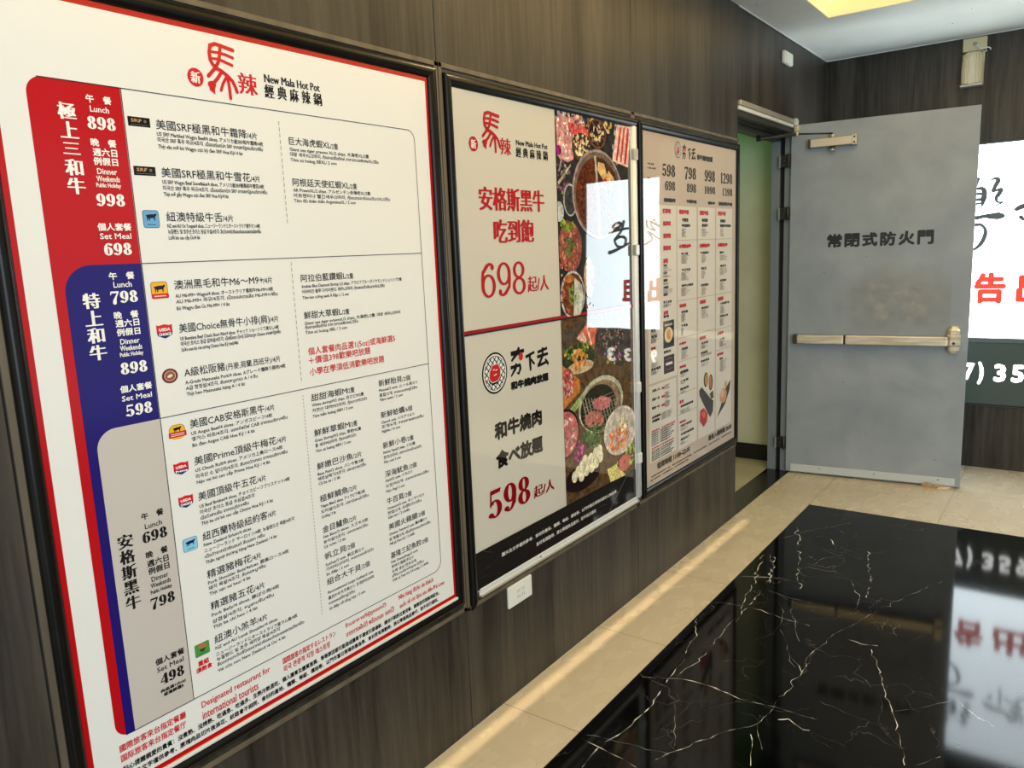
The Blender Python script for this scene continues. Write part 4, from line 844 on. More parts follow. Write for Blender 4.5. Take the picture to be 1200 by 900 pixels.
# daylight sheen painted as a lighter patch, small scratches and dents of the leaf
M['sheen'] = mat('painted_door_sheen', (160, 160, 152), 0.5)
M['scratch'] = mat('door_scratch', (108, 108, 106), 0.5)
nt, N, L, P = nodes(M['sheen'])
rp = noise_color(M['sheen'], (158, 160, 160), (182, 182, 176), nscale=14, lo=0.4, hi=0.62)
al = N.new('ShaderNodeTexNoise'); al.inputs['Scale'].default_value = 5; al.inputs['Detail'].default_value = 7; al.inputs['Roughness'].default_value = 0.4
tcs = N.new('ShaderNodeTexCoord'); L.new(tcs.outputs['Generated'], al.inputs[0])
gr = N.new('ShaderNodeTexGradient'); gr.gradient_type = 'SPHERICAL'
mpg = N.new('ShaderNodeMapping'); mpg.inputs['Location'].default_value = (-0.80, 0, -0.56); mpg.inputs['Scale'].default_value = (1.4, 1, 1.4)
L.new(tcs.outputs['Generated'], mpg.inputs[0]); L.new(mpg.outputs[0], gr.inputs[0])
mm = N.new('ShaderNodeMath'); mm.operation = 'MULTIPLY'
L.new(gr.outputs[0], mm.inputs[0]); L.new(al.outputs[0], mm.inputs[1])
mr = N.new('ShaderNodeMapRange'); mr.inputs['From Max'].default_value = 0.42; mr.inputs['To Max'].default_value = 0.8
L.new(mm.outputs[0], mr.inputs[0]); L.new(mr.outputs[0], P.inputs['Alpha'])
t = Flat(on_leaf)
t.rrect(0.26, 0.93, 0.90, 1.36, 0.05, M['sheen'], 0.0)
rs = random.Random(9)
t.build('painted_sheen_patch', leaf)
t = Flat(on_leaf)
for k in range(26):
    a = rs.uniform(0.36, 0.84); z = rs.uniform(0.96, 1.26); q = rs.uniform(0.006, 0.03); dz = rs.uniform(-0.4, 0.3) * q
    t.stroke([(a, z), (a + q * .5, z + dz * .3), (a + q, z + dz)], rs.uniform(0.0008, 0.002), M['scratch'], 0.0003, caps=False)
for a, z, q in ((0.545, 1.19, 0.05), (0.47, 1.175, 0.035), (0.70, 1.185, 0.012), (0.44, 1.39, 0.008), (0.47, 0.30, .01), (0.85, 0.17, .018), (0.33, 0.62, .012), (0.2, 1.30, .02)):
    t.stroke([(a, z), (a + q, z - q * .25)], 0.003, M['scratch'], 0.0003)
t.build('scratches', leaf)

b = MB()
b.box(0.031, -0.005, 0.016, 0.969, -0.0006, 0.064, M['zinc'], 0.001, 1)
for a in (0.21, 0.53, 0.88):
    b.cyl((a, -0.0065, 0.047), (a, -0.004, 0.047), 0.004, M['dim'], 10)
b.build('bottom_seal_strip', door)

bar = MB()
bar.box(0.064, -0.058, 0.862, 0.336, -0.022, 0.916, M['steel'], 0.006, 3)
pb = bar.build('push_bar', door)
b = MB(); b.box(0.336, -0.054, 0.864, 0.346, -0.0006, 0.914, M['black']); b.build('bar_gap', pb)
b = MB(); b.box(0.346, -0.060, 0.862, 0.893, -0.022, 0.917, M['steel'], 0.006, 3)
b.box(0.064, -0.022, 0.868, 0.893, -0.0006, 0.910, M['dim'])
b.build('bar_housing', pb)
b = MB(); b.box(0.040, -0.052, 0.860, 0.064, -0.0006, 0.918, M['dim'], 0.004, 2); b.build('end_cap', pb)
b = MB()
# waisted latch head: three stacked blocks with tapered ends
prof = [(0.818, 0.020), (0.840, 0.030), (0.862, 0.030), (0.870, 0.034), (0.922, 0.034), (0.930, 0.030), (0.952, 0.030), (0.976, 0.018)]
rings = []
for z, hw in prof:
    dpt = 0.066 if 0.866 < z < 0.926 else (0.05 if 0.83 < z < 0.96 else 0.03)
    c0 = 0.924
    rings.append([b.bm.verts.new(p) for p in ((c0 - hw, -0.0006, z), (c0 - hw, -dpt + 0.012, z), (c0 - hw * .55, -dpt, z), (c0 + hw * .55, -dpt, z), (c0 + hw, -dpt + 0.012, z), (c0 + hw, -0.0006, z))])
i_ = b.mi(M['steel'])
for r_, s_ in zip(rings, rings[1:]):
    for k in range(6):
        f = b.bm.faces.new((r_[k], r_[(k + 1) % 6], s_[(k + 1) % 6], s_[k])); f.material_index = i_
b.bm.faces.new(rings[0]).material_index = i_
b.bm.faces.new(rings[-1]).material_index = i_
b.cyl((0.924, -0.072, 0.882), (0.924, -0.064, 0.882), 0.008, M['dim'], 12)
b.build('latch_head', pb)

# overhead closer with its folding arm
b = MB()
b.box(0.118, -0.052, 2.048, 0.350, -0.0006, 2.096, M['closer'], 0.003, 2)
cl = b.build('door_closer', door)
b = MB(); b.box(0.106, -0.050, 2.046, 0.118, -0.0006, 2.098, M['dim'], 0.002, 1); b.box(0.350, -0.056, 2.044, 0.376, -0.0006, 2.102, M['closer'], 0.002, 1)
for z in (2.058, 2.088):
    b.cyl((0.363, -0.058, z), (0.363, -0.055, z), 0.006, M['dim'], 10)
b.build('end_cap', cl)
b = MB()
b.cyl((0.240, -0.030, 2.096), (0.240, -0.030, 2.116), 0.015, M['closer'], 16)
b.cyl((0.240, -0.030, 2.022), (0.240, -0.030, 2.048), 0.016, M['dim'], 16, r2=0.014)
b.sphere((0.240, -0.034, 2.026), 0.019, M['closer'], (1, 1, 0.5))
b.build('spindle', cl)
b = MB()
P1_ = (0.240, -0.030, 2.122); P2_ = (0.045, -0.085, 2.132); P3_ = (-0.130, -0.30, 2.100)
b.tube([P1_, P2_], 0.0045, M['black'])
b.tube([P2_, (-0.05, -0.19, 2.117), P3_], [0.010, 0.012, 0.008], M['dim'])
b.cyl((P2_[0], P2_[1], 2.118), (P2_[0], P2_[1], 2.146), 0.012, M['closer'], 14)
b.box(P3_[0] - 0.012, P3_[1] - 0.014, 2.088, P3_[0] + 0.012, P3_[1] + 0.014, 2.114, M['black'], 0.002, 1)
b.build('closer_arm', cl)

for z in (1.99, 1.671, 0.198):
    b = MB()
    b.cyl((-0.012, -0.008, z - 0.042), (-0.012, -0.008, z + 0.042), 0.007, M['dim'], 12)
    b.box(-0.062, 0.010, z - 0.038, -0.006, 0.0235, z + 0.038, M['black'], 0.001, 1)
    b.box(-0.074, 0.006, z - 0.040, -0.062, 0.026, z + 0.036, M['jamb'], 0.001, 1)
    for q in (-0.024, 0.0, 0.024):
        b.cyl((-0.040 + q * 0.3, 0.0075, z + q), (-0.040 + q * 0.3, 0.011, z + q), 0.005, M['dim'], 10)
    b.build('hinge', door)

# ================================================================== POSTERS
def frame_profile(mb, y0, z0, y1, z1, wdt, hgt, m, sides='LRBT'):
    """Bullnose snap frame: a rounded bar on each listed side, mitred by overlap at the corners."""
    seg = [(0, 0.0015), (0.0, hgt * 0.55), (0.14, hgt * 0.9), (0.38, hgt), (0.62, hgt * 0.92), (0.82, hgt * 0.7), (0.95, hgt * 0.42), (1.0, 0.0015)]
    i = mb.mi(m)
    for s in sides:
        r0, r1 = [], []
        for t, h in seg:
            d = t * wdt
            if s == 'L':
                r0.append((h, y0 + d, z0 + d)); r1.append((h, y0 + d, z1 - d))
            elif s == 'R':
                r0.append((h, y1 - d, z0 + d)); r1.append((h, y1 - d, z1 - d))
            elif s == 'B':
                r0.append((h, y0 + d, z0 + d)); r1.append((h, y1 - d, z0 + d))
            else:
                r0.append((h, y0 + d, z1 - d)); r1.append((h, y1 - d, z1 - d))
        a = [mb.bm.verts.new(p) for p in r0]; c = [mb.bm.verts.new(p) for p in r1]
        for k in range(len(a) - 1):
            f = mb.bm.faces.new((a[k], a[k + 1], c[k + 1], c[k])); f.material_index = i; f.smooth = 0 < k < 6
        mb.bm.faces.new((a[0], c[0], c[-1], a[-1])).material_index = i


all_strings = []
for e in ENTRIES:
    all_strings += [e[3], e[4]] + [q[0] for q in e[7]]
for tb in (NOTES, NOTES_GREEN, FOOT_RED, FOOT_BLACK, LOGO1, LOGO2, P2BLK, HANG, P2FOOT, P3_TEXT):
    all_strings += [q[0] for q in tb]
all_strings += list('經典麻辣鍋常閉式防火門')
all_strings += [q[0] for g in PRICES for q in g if q[5] == 'R'] + [c for v in VERTICAL for c in v[0]] + [q[0] for q in P2RED + P2RED2 if q[5] == 'S']
all_strings += ['新', '廣', '告', '出', '租', '(', '0', '7', ')', '3', '5', '9', 'SRF', 'USDA', 'CHOICE', 'Prime', '肩']
bake_texts(all_strings)

PW = (228, 228, 224)        # paper of the big menu
RED, BLUE, GREY = (182, 17, 23), (34, 24, 108), (196, 189, 182)
INK, TXTRED = (34, 30, 28), (196, 36, 36)


# ---- large menu
menu = thing('menu_poster', 'large framed hot pot price menu with red and blue side bands, nearest the camera', 'poster')
b = MB()
frame_profile(b, 0.546, 0.437, 1.696, 2.012, 0.032, 0.016, M['frame'])
fr = b.build('frame', menu)
b = MB()
b.box(0.001, 0.5745, 0.464, 0.010, 1.6675, 0.472, M['silver'], 0.001, 1)
b.build('inner_lip', fr)
s = Flat(on_left)
s.rect(0.5775, 0.472, 1.6640, 1.981, ink(RED, grp='a'), 0.0)
s.rect(0.588, 0.4835, 1.6545, 1.9695, ink(PW, grp='a'), 0.0004)
sheet = s.build('menu_sheet', menu)

s = Flat(on_left)
s.rrect(0.6358, 0.583, 0.801, 1.836, 0.03, ink(RED, grp='a'), 0.0008, (1, 0, 0, 1))
s.rrect(0.6545, 0.5835, 0.801, 1.510, 0.05, ink(BLUE, grp='a'), 0.0010, (0, 0, 0, 1))
s.rrect(0.6730, 0.5838, 0.801, 1.2005, 0.038, ink(GREY, grp='a'), 0.0012, (0, 0, 0, 1))
s.build('side_band', sheet)

s = Flat(on_left)
K = ink(INK, grp='a')
lw = 0.0016
ring = [(0.655, 1.835), (1.573, 1.835)]
for k in range(1, 9):
    t_ = PI / 2 * (1 - k / 8)
    ring.append((1.573 + 0.0265 * math.cos(t_), 1.8085 + 0.0265 * math.sin(t_)))
ring.append((1.5995 + 0.004, 0.618))
for k in range(1, 9):
    t_ = -PI / 2 * k / 8
    ring.append((1.572 + 0.0315 * math.cos(t_), 0.616 + 0.0315 * math.sin(t_)))
ring += [(0.668, 0.5845)]
s.stroke(ring, lw, K, 0.0014, caps=False)
s.stroke([(0.802, 0.585), (0.802, 1.835)], lw, K, 0.0014, caps=False)
s.stroke([(0.802, 1.5095), (1.600, 1.5095)], lw, K, 0.0014, caps=False)
s.stroke([(0.802, 1.2010), (1.601, 1.2010)], lw, K, 0.0014, caps=False)
DOT = ink((120, 116, 110), grp='a')
for z0, z1, st, ln in ((1.584, 1.813, 0.0135, 0.0085), (1.211, 1.500, 0.0135, 0.0085), (0.628, 1.187, 0.0085, 0.0045)):
    z = z1
    while z - ln > z0:
        s.rect(1.1568, z - ln, 1.1582, z, DOT, 0.0014)
        z -= st
s.build('ruled_border', sheet)


def horse_logo(parent, a0, z0, ka, kz, red, badge, words, ink_grp):
    """The firm's mark: a pictogram of a horse between two characters, and the name beside it."""
    f = Flat(on_left)
    Rm = ink(red, grp=ink_grp); Wm = ink(PW, grp=ink_grp)
    for pts, wd in HORSE:
        f.stroke([(a0 + x * ka, z0 + y * kz) for x, y in pts], wd * ka * 1.3, Rm, 0.0010)
    f.poly([(a0 + x * ka, z0 + y * kz) for x, y in HORSE_TAIL], Rm, 0.0010)
    f.ell(badge[0], badge[1], badge[2], badge[3], Rm, 0.0010)
    f.text_box('新', badge[0] - badge[2] * .62, badge[1] - badge[3] * .62, badge[0] + badge[2] * .62, badge[1] + badge[3] * .62, Wm, 0.0012, serif=0.002)
    q = words[0]
    f.text_box(q[0], q[1], q[2], q[3], q[4], Rm, 0.0010, serif=0.0028)
    Km = ink(INK, grp=ink_grp)
    q = words[1]
    f.text_box(q[0], q[1], q[2], q[3], q[4], Km, 0.0010, serif=0.0016)
    q = words[2]
    pitch = (q[3] - q[1]) / (len(q[0]) - 0.28)
    for k, ch in enumerate(q[0]):
        f.text_box(ch, q[1] + k * pitch, q[2], q[1] + (k + 0.76) * pitch, q[4], Km, 0.0010, serif=0.0022)
    return f.build('logo', parent)


horse_logo(sheet, 0.9853, 1.8474, 1.0, 1.0, (200, 36, 38), (0.9616, 1.8779, 0.0180, 0.0182), LOGO1, 'a')

TC = ink(INK, grp='a')
for a, z, wd, title, suf, so, sw, lines in ENTRIES:
    f = Flat(on_left)
    a = 0.8645 if a < 1 else (1.1815 if a < 1.35 else 1.4045)
    em = 0.0205 if a < 1 else 0.0192
    f.text_line(title, a, z + 0.0016, wd, em, TC, 0.0010, bold=0.0004)
    f.text_line(suf, a + so, z + 0.0012, sw, 0.0160, TC, 0.0010, bold=0.0003)
    for tx, lz, lwid in lines:
        f.text_line(tx, a, lz + 0.0010, lwid, 0.0102, TC, 0.0010, bold=0.0004)
    f.build('menu_entry', sheet)

RC = ink(TXTRED, grp='a')
f = Flat(on_left)
for q in NOTES:
    f.text_line(q[0], 1.184, q[2] + 0.001, q[3] - q[1], 0.0195, RC, 0.0010, bold=0.0006)
f.build('red_note', sheet)
f = Flat(on_left)
for q in NOTES_GREEN:
    f.text_box(q[0], q[1], q[2] - 0.0005, q[3], q[2] + 0.0115, RC, 0.0010, bold=0.0011)
f.build('red_note', sheet)
f = Flat(on_left)
for q in FOOT_RED:
    f.text_box(q[0], q[1], q[2] - (0.003 if q[0][0].isascii() else 0), q[3], q[2] + 0.0160, RC, 0.0010, bold=0.0007)
f.build('tourist_notice', sheet)
f = Flat(on_left)
for q in FOOT_BLACK:
    f.text_box(q[0], 0.640, q[2] - 0.0015, q[3], q[2] + 0.0115, TC, 0.0010, bold=0.0009)
f.build('care_notice', sheet)

WH = ink((240, 238, 232), grp='a')
for gi, grp_ in enumerate(PRICES):
    m_ = WH if gi < 2 else TC
    for k, q in enumerate(grp_):
        if k in (0, 3, 10):
            if k:
                f.build('price_list', sheet)
            f = Flat(on_left)
        ref = PRICES[0][k][2] if k < 13 else None
        if ref is None:
            z = q[2]; hh = 0.0085
        else:
            z = q[2]
            hh = {True: 0.0228, False: 0.0145}[q[5] == 'D']
            if q[5] == 'R' and q[0][0].isascii():
                hh = 0.0108 if q[0] in ('Lunch', 'Dinner', 'Set Meal') else 0.0105
        if q[5] == 'D':
            f.digits(q[0], q[1], z, q[3], z + hh, m_, 0.0016)
        else:
            f.text_box(q[0], q[1], z, q[3], z + hh, m_, 0.0016, bold=0.0010 if q[0][0] > 'z' else 0.0005)
    f.build('price_list', sheet)
for gi, (word, a0, _, a1, zt, zb) in enumerate(VERTICAL):
    f = Flat(on_left)
    n = len(word)
    ch_h = (zt - zb) / n
    for k, ch in enumerate(word):
        z1 = zt - k * ch_h
        if ch == '三':
            f.text_box(ch, a0 + .001, z1 - ch_h * 0.80, a1 - .001, z1 - ch_h * 0.18, WH if gi < 2 else TC, 0.0016, serif=0.003)
        else:
            f.text_box(ch, a0, z1 - ch_h * 0.94, a1, z1 - ch_h * 0.06, WH if gi < 2 else TC, 0.0016, serif=0.0030)
    f.build('vertical_heading', sheet)


# product badges
def cow(f, a0, z0, a1, z1, m, h):
    pts = [(0, .72), (.10, .82), (.22, .78), (.30, .86), (.80, .88), (.92, .98), (1, .92), (.98, .72), (.88, .62), (.84, .42), (.82, .05), (.74, .05), (.72, .40), (.38, .36), (.34, .05), (.26, .05), (.24, .40), (.17, .35), (.15, .05), (.08, .05), (.09, .45), (.06, .62)]
    f.poly([(a0 + (a1 - a0) * x, z0 + (z1 - z0) * y) for x, y in pts], m, h)


def badge_cow(a0, z0, a1, z1, base, rim, banner=None, dark=(20, 24, 40)):
    f = Flat(on_left)
    f.rrect(a0 - .001, z0 - .001, a1 + .001, z1 + .001, 0.005, ink(rim, grp='a'), 0.0008)
    f.rrect(a0, z0, a1, z1, 0.004, ink(base, grp='a'), 0.0010)
    h_ = z1 - z0
    cow(f, a0 + .005, z0 + h_ * (.35 if banner else .38), a1 - .004, z0 + h_ * .85, ink(dark, grp='a'), 0.0012)
    if banner:
        f.rrect(a0 - .001, z0 - .001, a1 + .002, z0 + h_ * .28, 0.003, ink(banner, grp='a'), 0.0013)
        f.rect(a0 + .004, z0 + h_ * .09, a1 - .004, z0 + h_ * .16, ink((235, 190, 170), grp='a'), 0.0014)
    else:
        f.rect(a0 + .007, z0 + h_ * .14, a1 - .007, z0 + h_ * .19, ink((60, 90, 140), grp='a'), 0.0012)
    f.build('product_badge', sheet)


badge_cow(0.8168, 1.5785, 0.8482, 1.6105, (104, 164, 208), (30, 40, 60))
badge_cow(0.8160, 1.4405, 0.8490, 1.4715, (236, 176, 40), (60, 30, 20), (200, 40, 36))
badge_cow(0.8192, 0.9100, 0.8506, 0.9370, (140, 200, 226), (60, 110, 160), None, (24, 28, 84))
for a0, z0, a1, z1 in ((0.8090, 1.7685, 0.8530, 1.7860), (0.8090, 1.6772, 0.8530, 1.6945)):
    f = Flat(on_left)
    f.rect(a0, z0, a1, z1, ink((18, 14, 12), grp='a'), 0.0008)
    f.text_box('SRF', a0 + .006, z0 + .0075, a0 + .027, z0 + .0140, ink((190, 150, 100), grp='a'), 0.0010, bold=0.0005)
    f.ell(a0 + .034, z0 + .0105, .003, .003, ink((120, 100, 80), grp='a'), 0.0010, n=10)
    f.rect(a0 + .005, z0 + .003, a1 - .004, z0 + .0038, ink((120, 100, 80), grp='a'), 0.0010)
    f.build('product_badge', sheet)
for a0, z0, a1, z1, tx in ((0.8167, 1.3592, 0.8500, 1.3880, 'CHOICE'), (0.8180, 1.0757, 0.8510, 1.1020, 'Prime'), (0.8200, 1.0035, 0.8528, 1.0300, 'CHOICE')):
    f = Flat(on_left)
    w_ = a1 - a0; h_ = z1 - z0
    f.poly([(a0 + w_ * x, z0 + h_ * y) for x, y in ((.5, 0), (.72, .10), (.95, .22), (1, .42), (0, .42), (.05, .22), (.28, .10))], ink((34, 44, 104), grp='a'), 0.0008)
    f.poly([(a0 + w_ * x, z0 + h_ * y) for x, y in ((0, .42), (1, .42), (1.0, .78), (1, .98), (.85, .92), (.70, .95), (.5, 1.0), (.30, .95), (.15, .92), (0, .98), (0, .78))], ink((208, 34, 44), grp='a'), 0.0009)
    f.text_box('USDA', a0 + w_ * .14, z0 + h_ * .52, a1 - w_ * .14, z0 + h_ * .74, ink((240, 238, 232), grp='a'), 0.0012, bold=0.0008)
    f.text_box(tx, a0 + w_ * .10, z0 + h_ * .20, a1 - w_ * .10, z0 + h_ * .40, ink((240, 238, 232), grp='a'), 0.0012, bold=0.0008)
    f.build('product_badge', sheet)
f = Flat(on_left)
f.ell(0.8335, 1.2830, 0.0172, 0.0150, ink((110, 30, 28), grp='a'), 0.0008)
f.ell(0.8335, 1.2830, 0.0122, 0.0106, ink((226, 214, 196), grp='a'), 0.0010)
f.ell(0.8335, 1.2830, 0.0112, 0.0097, ink((150, 84, 54), grp='a'), 0.0012)
f.ell(0.8332, 1.2828, 0.0060, 0.0030, ink((226, 214, 196), grp='a'), 0.0014, rot=0.3)
f.build('product_badge', sheet)
f = Flat(on_left)
f.rrect(0.8175, 1.1555, 0.8530, 1.1815, 0.012, ink((50, 40, 30), grp='a'), 0.0006, (0, 0, 1, 1))
f.rrect(0.8182, 1.1510, 0.8523, 1.1808, 0.012, ink((236, 178, 34), grp='a'), 0.0008, (1, 1, 1, 1))
cow(f, 0.8262, 1.1660, 0.8448, 1.1772, ink((24, 20, 20), grp='a'), 0.0010)
f.rect(0.8160, 1.1555, 0.8545, 1.1665, ink((186, 36, 34), grp='a'), 0.0012)
f.rect(0.8200, 1.1618, 0.8500, 1.1634, ink((236, 200, 190), grp='a'), 0.0014)
f.rect(0.8200, 1.1583, 0.8500, 1.1599, ink((236, 200, 190), grp='a'), 0.0014)
f.build('product_badge', sheet)
f = Flat(on_left)
f.rrect(0.8172, 0.6715, 0.8515, 0.7000, 0.003, ink((40, 84, 46), grp='a'), 0.0008)
f.rrect(0.8178, 0.6720, 0.8509, 0.6995, 0.003, ink((72, 150, 72), grp='a'), 0.0010)
for da, dz in ((-.005, .004), (.004, .006), (.0, .002), (.007, .003), (-.002, .007)):
    f.ell(0.8345 + da, 0.6880 + dz, 0.0036, 0.0026, ink((206, 96, 70), grp='a'), 0.0012, n=12)
f.poly([(0.8275, 0.6870), (0.8415, 0.6870), (0.8380, 0.6800), (0.8310, 0.6800)], ink((60, 60, 40), grp='a'), 0.0011)
f.rect(0.8250, 0.6758, 0.8440, 0.6770, ink((40, 90, 50), grp='a'), 0.0012)
f.build('product_badge', sheet)

# ---- middle poster
P2P = (206, 201, 188)
promo = thing('promotion_poster', 'middle framed poster with large red 698 and 598 prices beside food photographs', 'poster')
b = MB()
frame_profile(b, 1.731, 0.400, 2.905, 2.004, 0.034, 0.016, M['frame'], 'LT')
pf = b.build('frame', promo)
b = MB()
b.box(0.001, 1.776, 0.425, 0.006, 2.868, 0.452, M['silver'], 0.001, 1)
b.box(0.001, 1.776, 0.425, 0.013, 2.868, 0.432, M['closer'], 0.002, 2)
b.box(0.001, 1.776, 0.447, 0.009, 2.868, 0.453, M['silver'], 0.001, 1)
b.cyl((0.006, 2.12, 0.440), (0.0075, 2.12, 0.440), 0.003, M['dim'], 10)
b.build('bottom_rail', pf)
b = MB()
b.box(0.001, 2.845, 0.450, 0.006, 2.880, 1.972, M['silver'], 0.001, 1)
b.cyl((0.011, 2.858, 0.450), (0.011, 2.858, 1.972), 0.0105, M['silver'], 16)
b.box(0.001, 2.870, 0.450, 0.016, 2.880, 1.972, M['zinc'], 0.001, 1)
for z in (1.865, 1.49, 0.925, 0.62):
    b.box(0.002, 2.847, z - 0.022, 0.0235, 2.878, z + 0.022, M['closer'] if z > 1 else M['silver'], 0.003, 2)
b.build('side_rail', pf)
s = Flat(on_left)
s.rect(1.765, 0.445, 2.860, 1.975, ink(P2P, grp='b'), 0.0)
psheet = s.build('poster_sheet', promo)
s = Flat(on_left)
s.rect(1.765, 1.2640, 2.846, 1.2740, ink((158, 34, 42), grp='b'), 0.0020)
s.rect(1.765, 1.2590, 2.846, 1.2640, ink((46, 40, 38), grp='b'), 0.0020)
s.build('divider_band', psheet)
s = Flat(on_left)
s.rect(1.765, 0.450, 2.846, 0.5750, ink((34, 31, 30), grp='b'), 0.0022)
s.stroke([(2.605, 0.452), (2.800, 0.590)], 0.002, ink((120, 118, 112), grp='b'), 0.0024, caps=False)
s.build('footer_band', psheet)
horse_logo(psheet, 1.8925, 1.8090, 1.28, 1.07, (176, 40, 44), (1.8535, 1.8222, 0.0214, 0.0216), LOGO2, 'b')
KB = ink((26, 23, 22), grp='b')
RB = ink((176, 38, 42), grp='b')
for q in P2RED:
    f = Flat(on_left)
    if q[5] == 'D':
        f.digits(q[0], q[1], q[2], q[3], q[4], RB, 0.0010, weight=0.22)
    else:
        f.text_box(q[0], q[1], q[2], q[3], q[4], RB, 0.0010, serif=0.0075 if q[0][0] != '起' else 0.0036)
    f.build('price_figure' if q[5] == 'D' else 'heading_lettering', psheet)
RD = ink((134, 12, 22), grp='b')
for q in P2RED2:
    f = Flat(on_left)
    if q[5] == 'D':
        f.digits(q[0], q[1], q[2], q[3], q[4], RD, 0.0010, weight=0.36)
    else:
        f.text_box(q[0], q[1], q[2], q[3], q[4], RD, 0.0010, serif=0.0042)
    f.build('price_figure' if q[5] == 'D' else 'heading_lettering', psheet)
for q in P2BLK:
    f = Flat(on_left)
    f.text_box(q[0], q[1], q[2], q[3], q[4], KB, 0.0010, bold=0.0065)
    f.build('heading_lettering', psheet)
f = Flat(on_left)
WB = ink((205, 202, 196), grp='b')
for q in P2FOOT:
    f.text_box(q[0], q[1], q[2], q[3], q[4] + 0.002, WB, 0.0026, bold=0.0012)
f.build('small_print', psheet)


# hand-brushed characters of the grill's mark, in unit boxes: (points, widths)
BRUSH = {
    '大': [([(0.02, .60), (.98, .66)], (.20, .16)), ([(.62, 1.0), (.50, .62), (.04, .02)], (.14, .20, .10)), ([(.55, .58), (.75, .30), (.86, .16)], (.16, .16, .10))],
    '力': [([(0.02, .72), (.92, .80)], (.20, .16)), ([(.88, .84), (.92, .50), (.74, .06)], (.18, .20, .12)), ([(.78, .10), (.58, .20)], (.16, .06)), ([(.55, 1.0), (.48, .62), (.04, .02)], (.16, .22, .10))],
    '下': [([(0.02, .78), (.96, .94)], (.20, .16)), ([(.46, .88), (.48, .40), (.50, .02)], (.20, .22, .16)), ([(.58, .62), (.78, .42), (.96, .32)], (.10, .18, .10))],
    '去': [([(.10, .80), (.90, .92)], (.15, .13)), ([(.52, 1.0), (.50, .62)], (.16, .16)), ([(.04, .56), (.96, .62)], (.16, .13)), ([(.50, .56), (.30, .30), (.08, .10)], (.16, .16, .12)), ([(.06, .10), (.50, .14), (.86, .20)], (.16, .14, .12)), ([(.70, .36), (.84, .20), (.97, .04)], (.10, .16, .14))],
}


def grill_logo(parent, ca, cz, ra, rz, words, dot, grp_, h=0.0010, bold=0.007):
    f = Flat(on_left)
    kb = ink((26, 23, 22), grp=grp_); wb = ink((232, 230, 224), grp=grp_); rb = ink((190, 44, 46), grp=grp_)
    f.ell(ca, cz, ra, rz, kb, h, n=40)
    f.ell(ca, cz, ra * .91, rz * .91, wb, h + .0002, n=40)
    f.ell(ca, cz, ra * .84, rz * .84, kb, h + .0003, n=40)
    f.ell(ca, cz, ra * .81, rz * .81, wb, h + .0004, n=40)
    for k in range(-3, 4):
        for sg in (1, -1):
            d = k * 0.235
            L_ = math.sqrt(max(0, .81 ** 2 - d * d))
            ux, uy = math.sqrt(.5), sg * math.sqrt(.5)
            p0 = (ca + ra * (-uy * d - ux * L_), cz + rz * (ux * d - uy * L_)); p1 = (ca + ra * (-uy * d + ux * L_), cz + rz * (ux * d + uy * L_))
            f.stroke([p0, p1], ra * .055, kb, h + .0006, caps=False)
    blob = [(.42, .15), (.40, -.18), (.20, -.38), (-.25, -.42), (-.48, -.22), (-.42, .12), (-.20, .38), (.22, .42)]
    f.poly([(ca + ra * x * 1.1, cz + rz * (y * 1.1 - .09)) for x, y in blob], kb, h + .0008)
    f.poly([(ca + ra * x * 1.08, cz + rz * (y * 1.08)) for x, y in blob], wb, h + .0010)
    f.poly([(ca + ra * x, cz + rz * y) for x, y in blob], rb, h + .0012)
    for x, y, w_ in ((-.1, .15, .12), (.1, .12, .12), (0, -.1, .2)):
        f.stroke([(ca + ra * (x - w_ * .5), cz + rz * y), (ca + ra * (x + w_ * .5), cz + rz * (y + .04))], ra * .045, wb, h + .0014)
    for i, q in enumerate(words):
        if i == 4:
            f.text_box(q[0], q[1], q[2], q[3], q[4], kb, h, bold=bold * .7)
            continue
        _, x0, y0, x1, y1 = q[:5]
        for pts, wd in BRUSH[q[0]]:
            f.stroke([(x0 + (x1 - x0) * x, y0 + (y1 - y0) * y) for x, y in pts], [(x1 - x0) * v for v in wd], kb, h, caps=False)
    if dot:
        f.ell(dot[0], dot[1], dot[2], dot[3], rb, h + .0004, n=16)
    return f.build('logo', parent)


grill_logo(psheet, 1.9064, 1.1279, 0.0650, 0.0661, HANG, (2.0498, 1.1623, 0.0119, 0.0138), 'b')

Q = 12


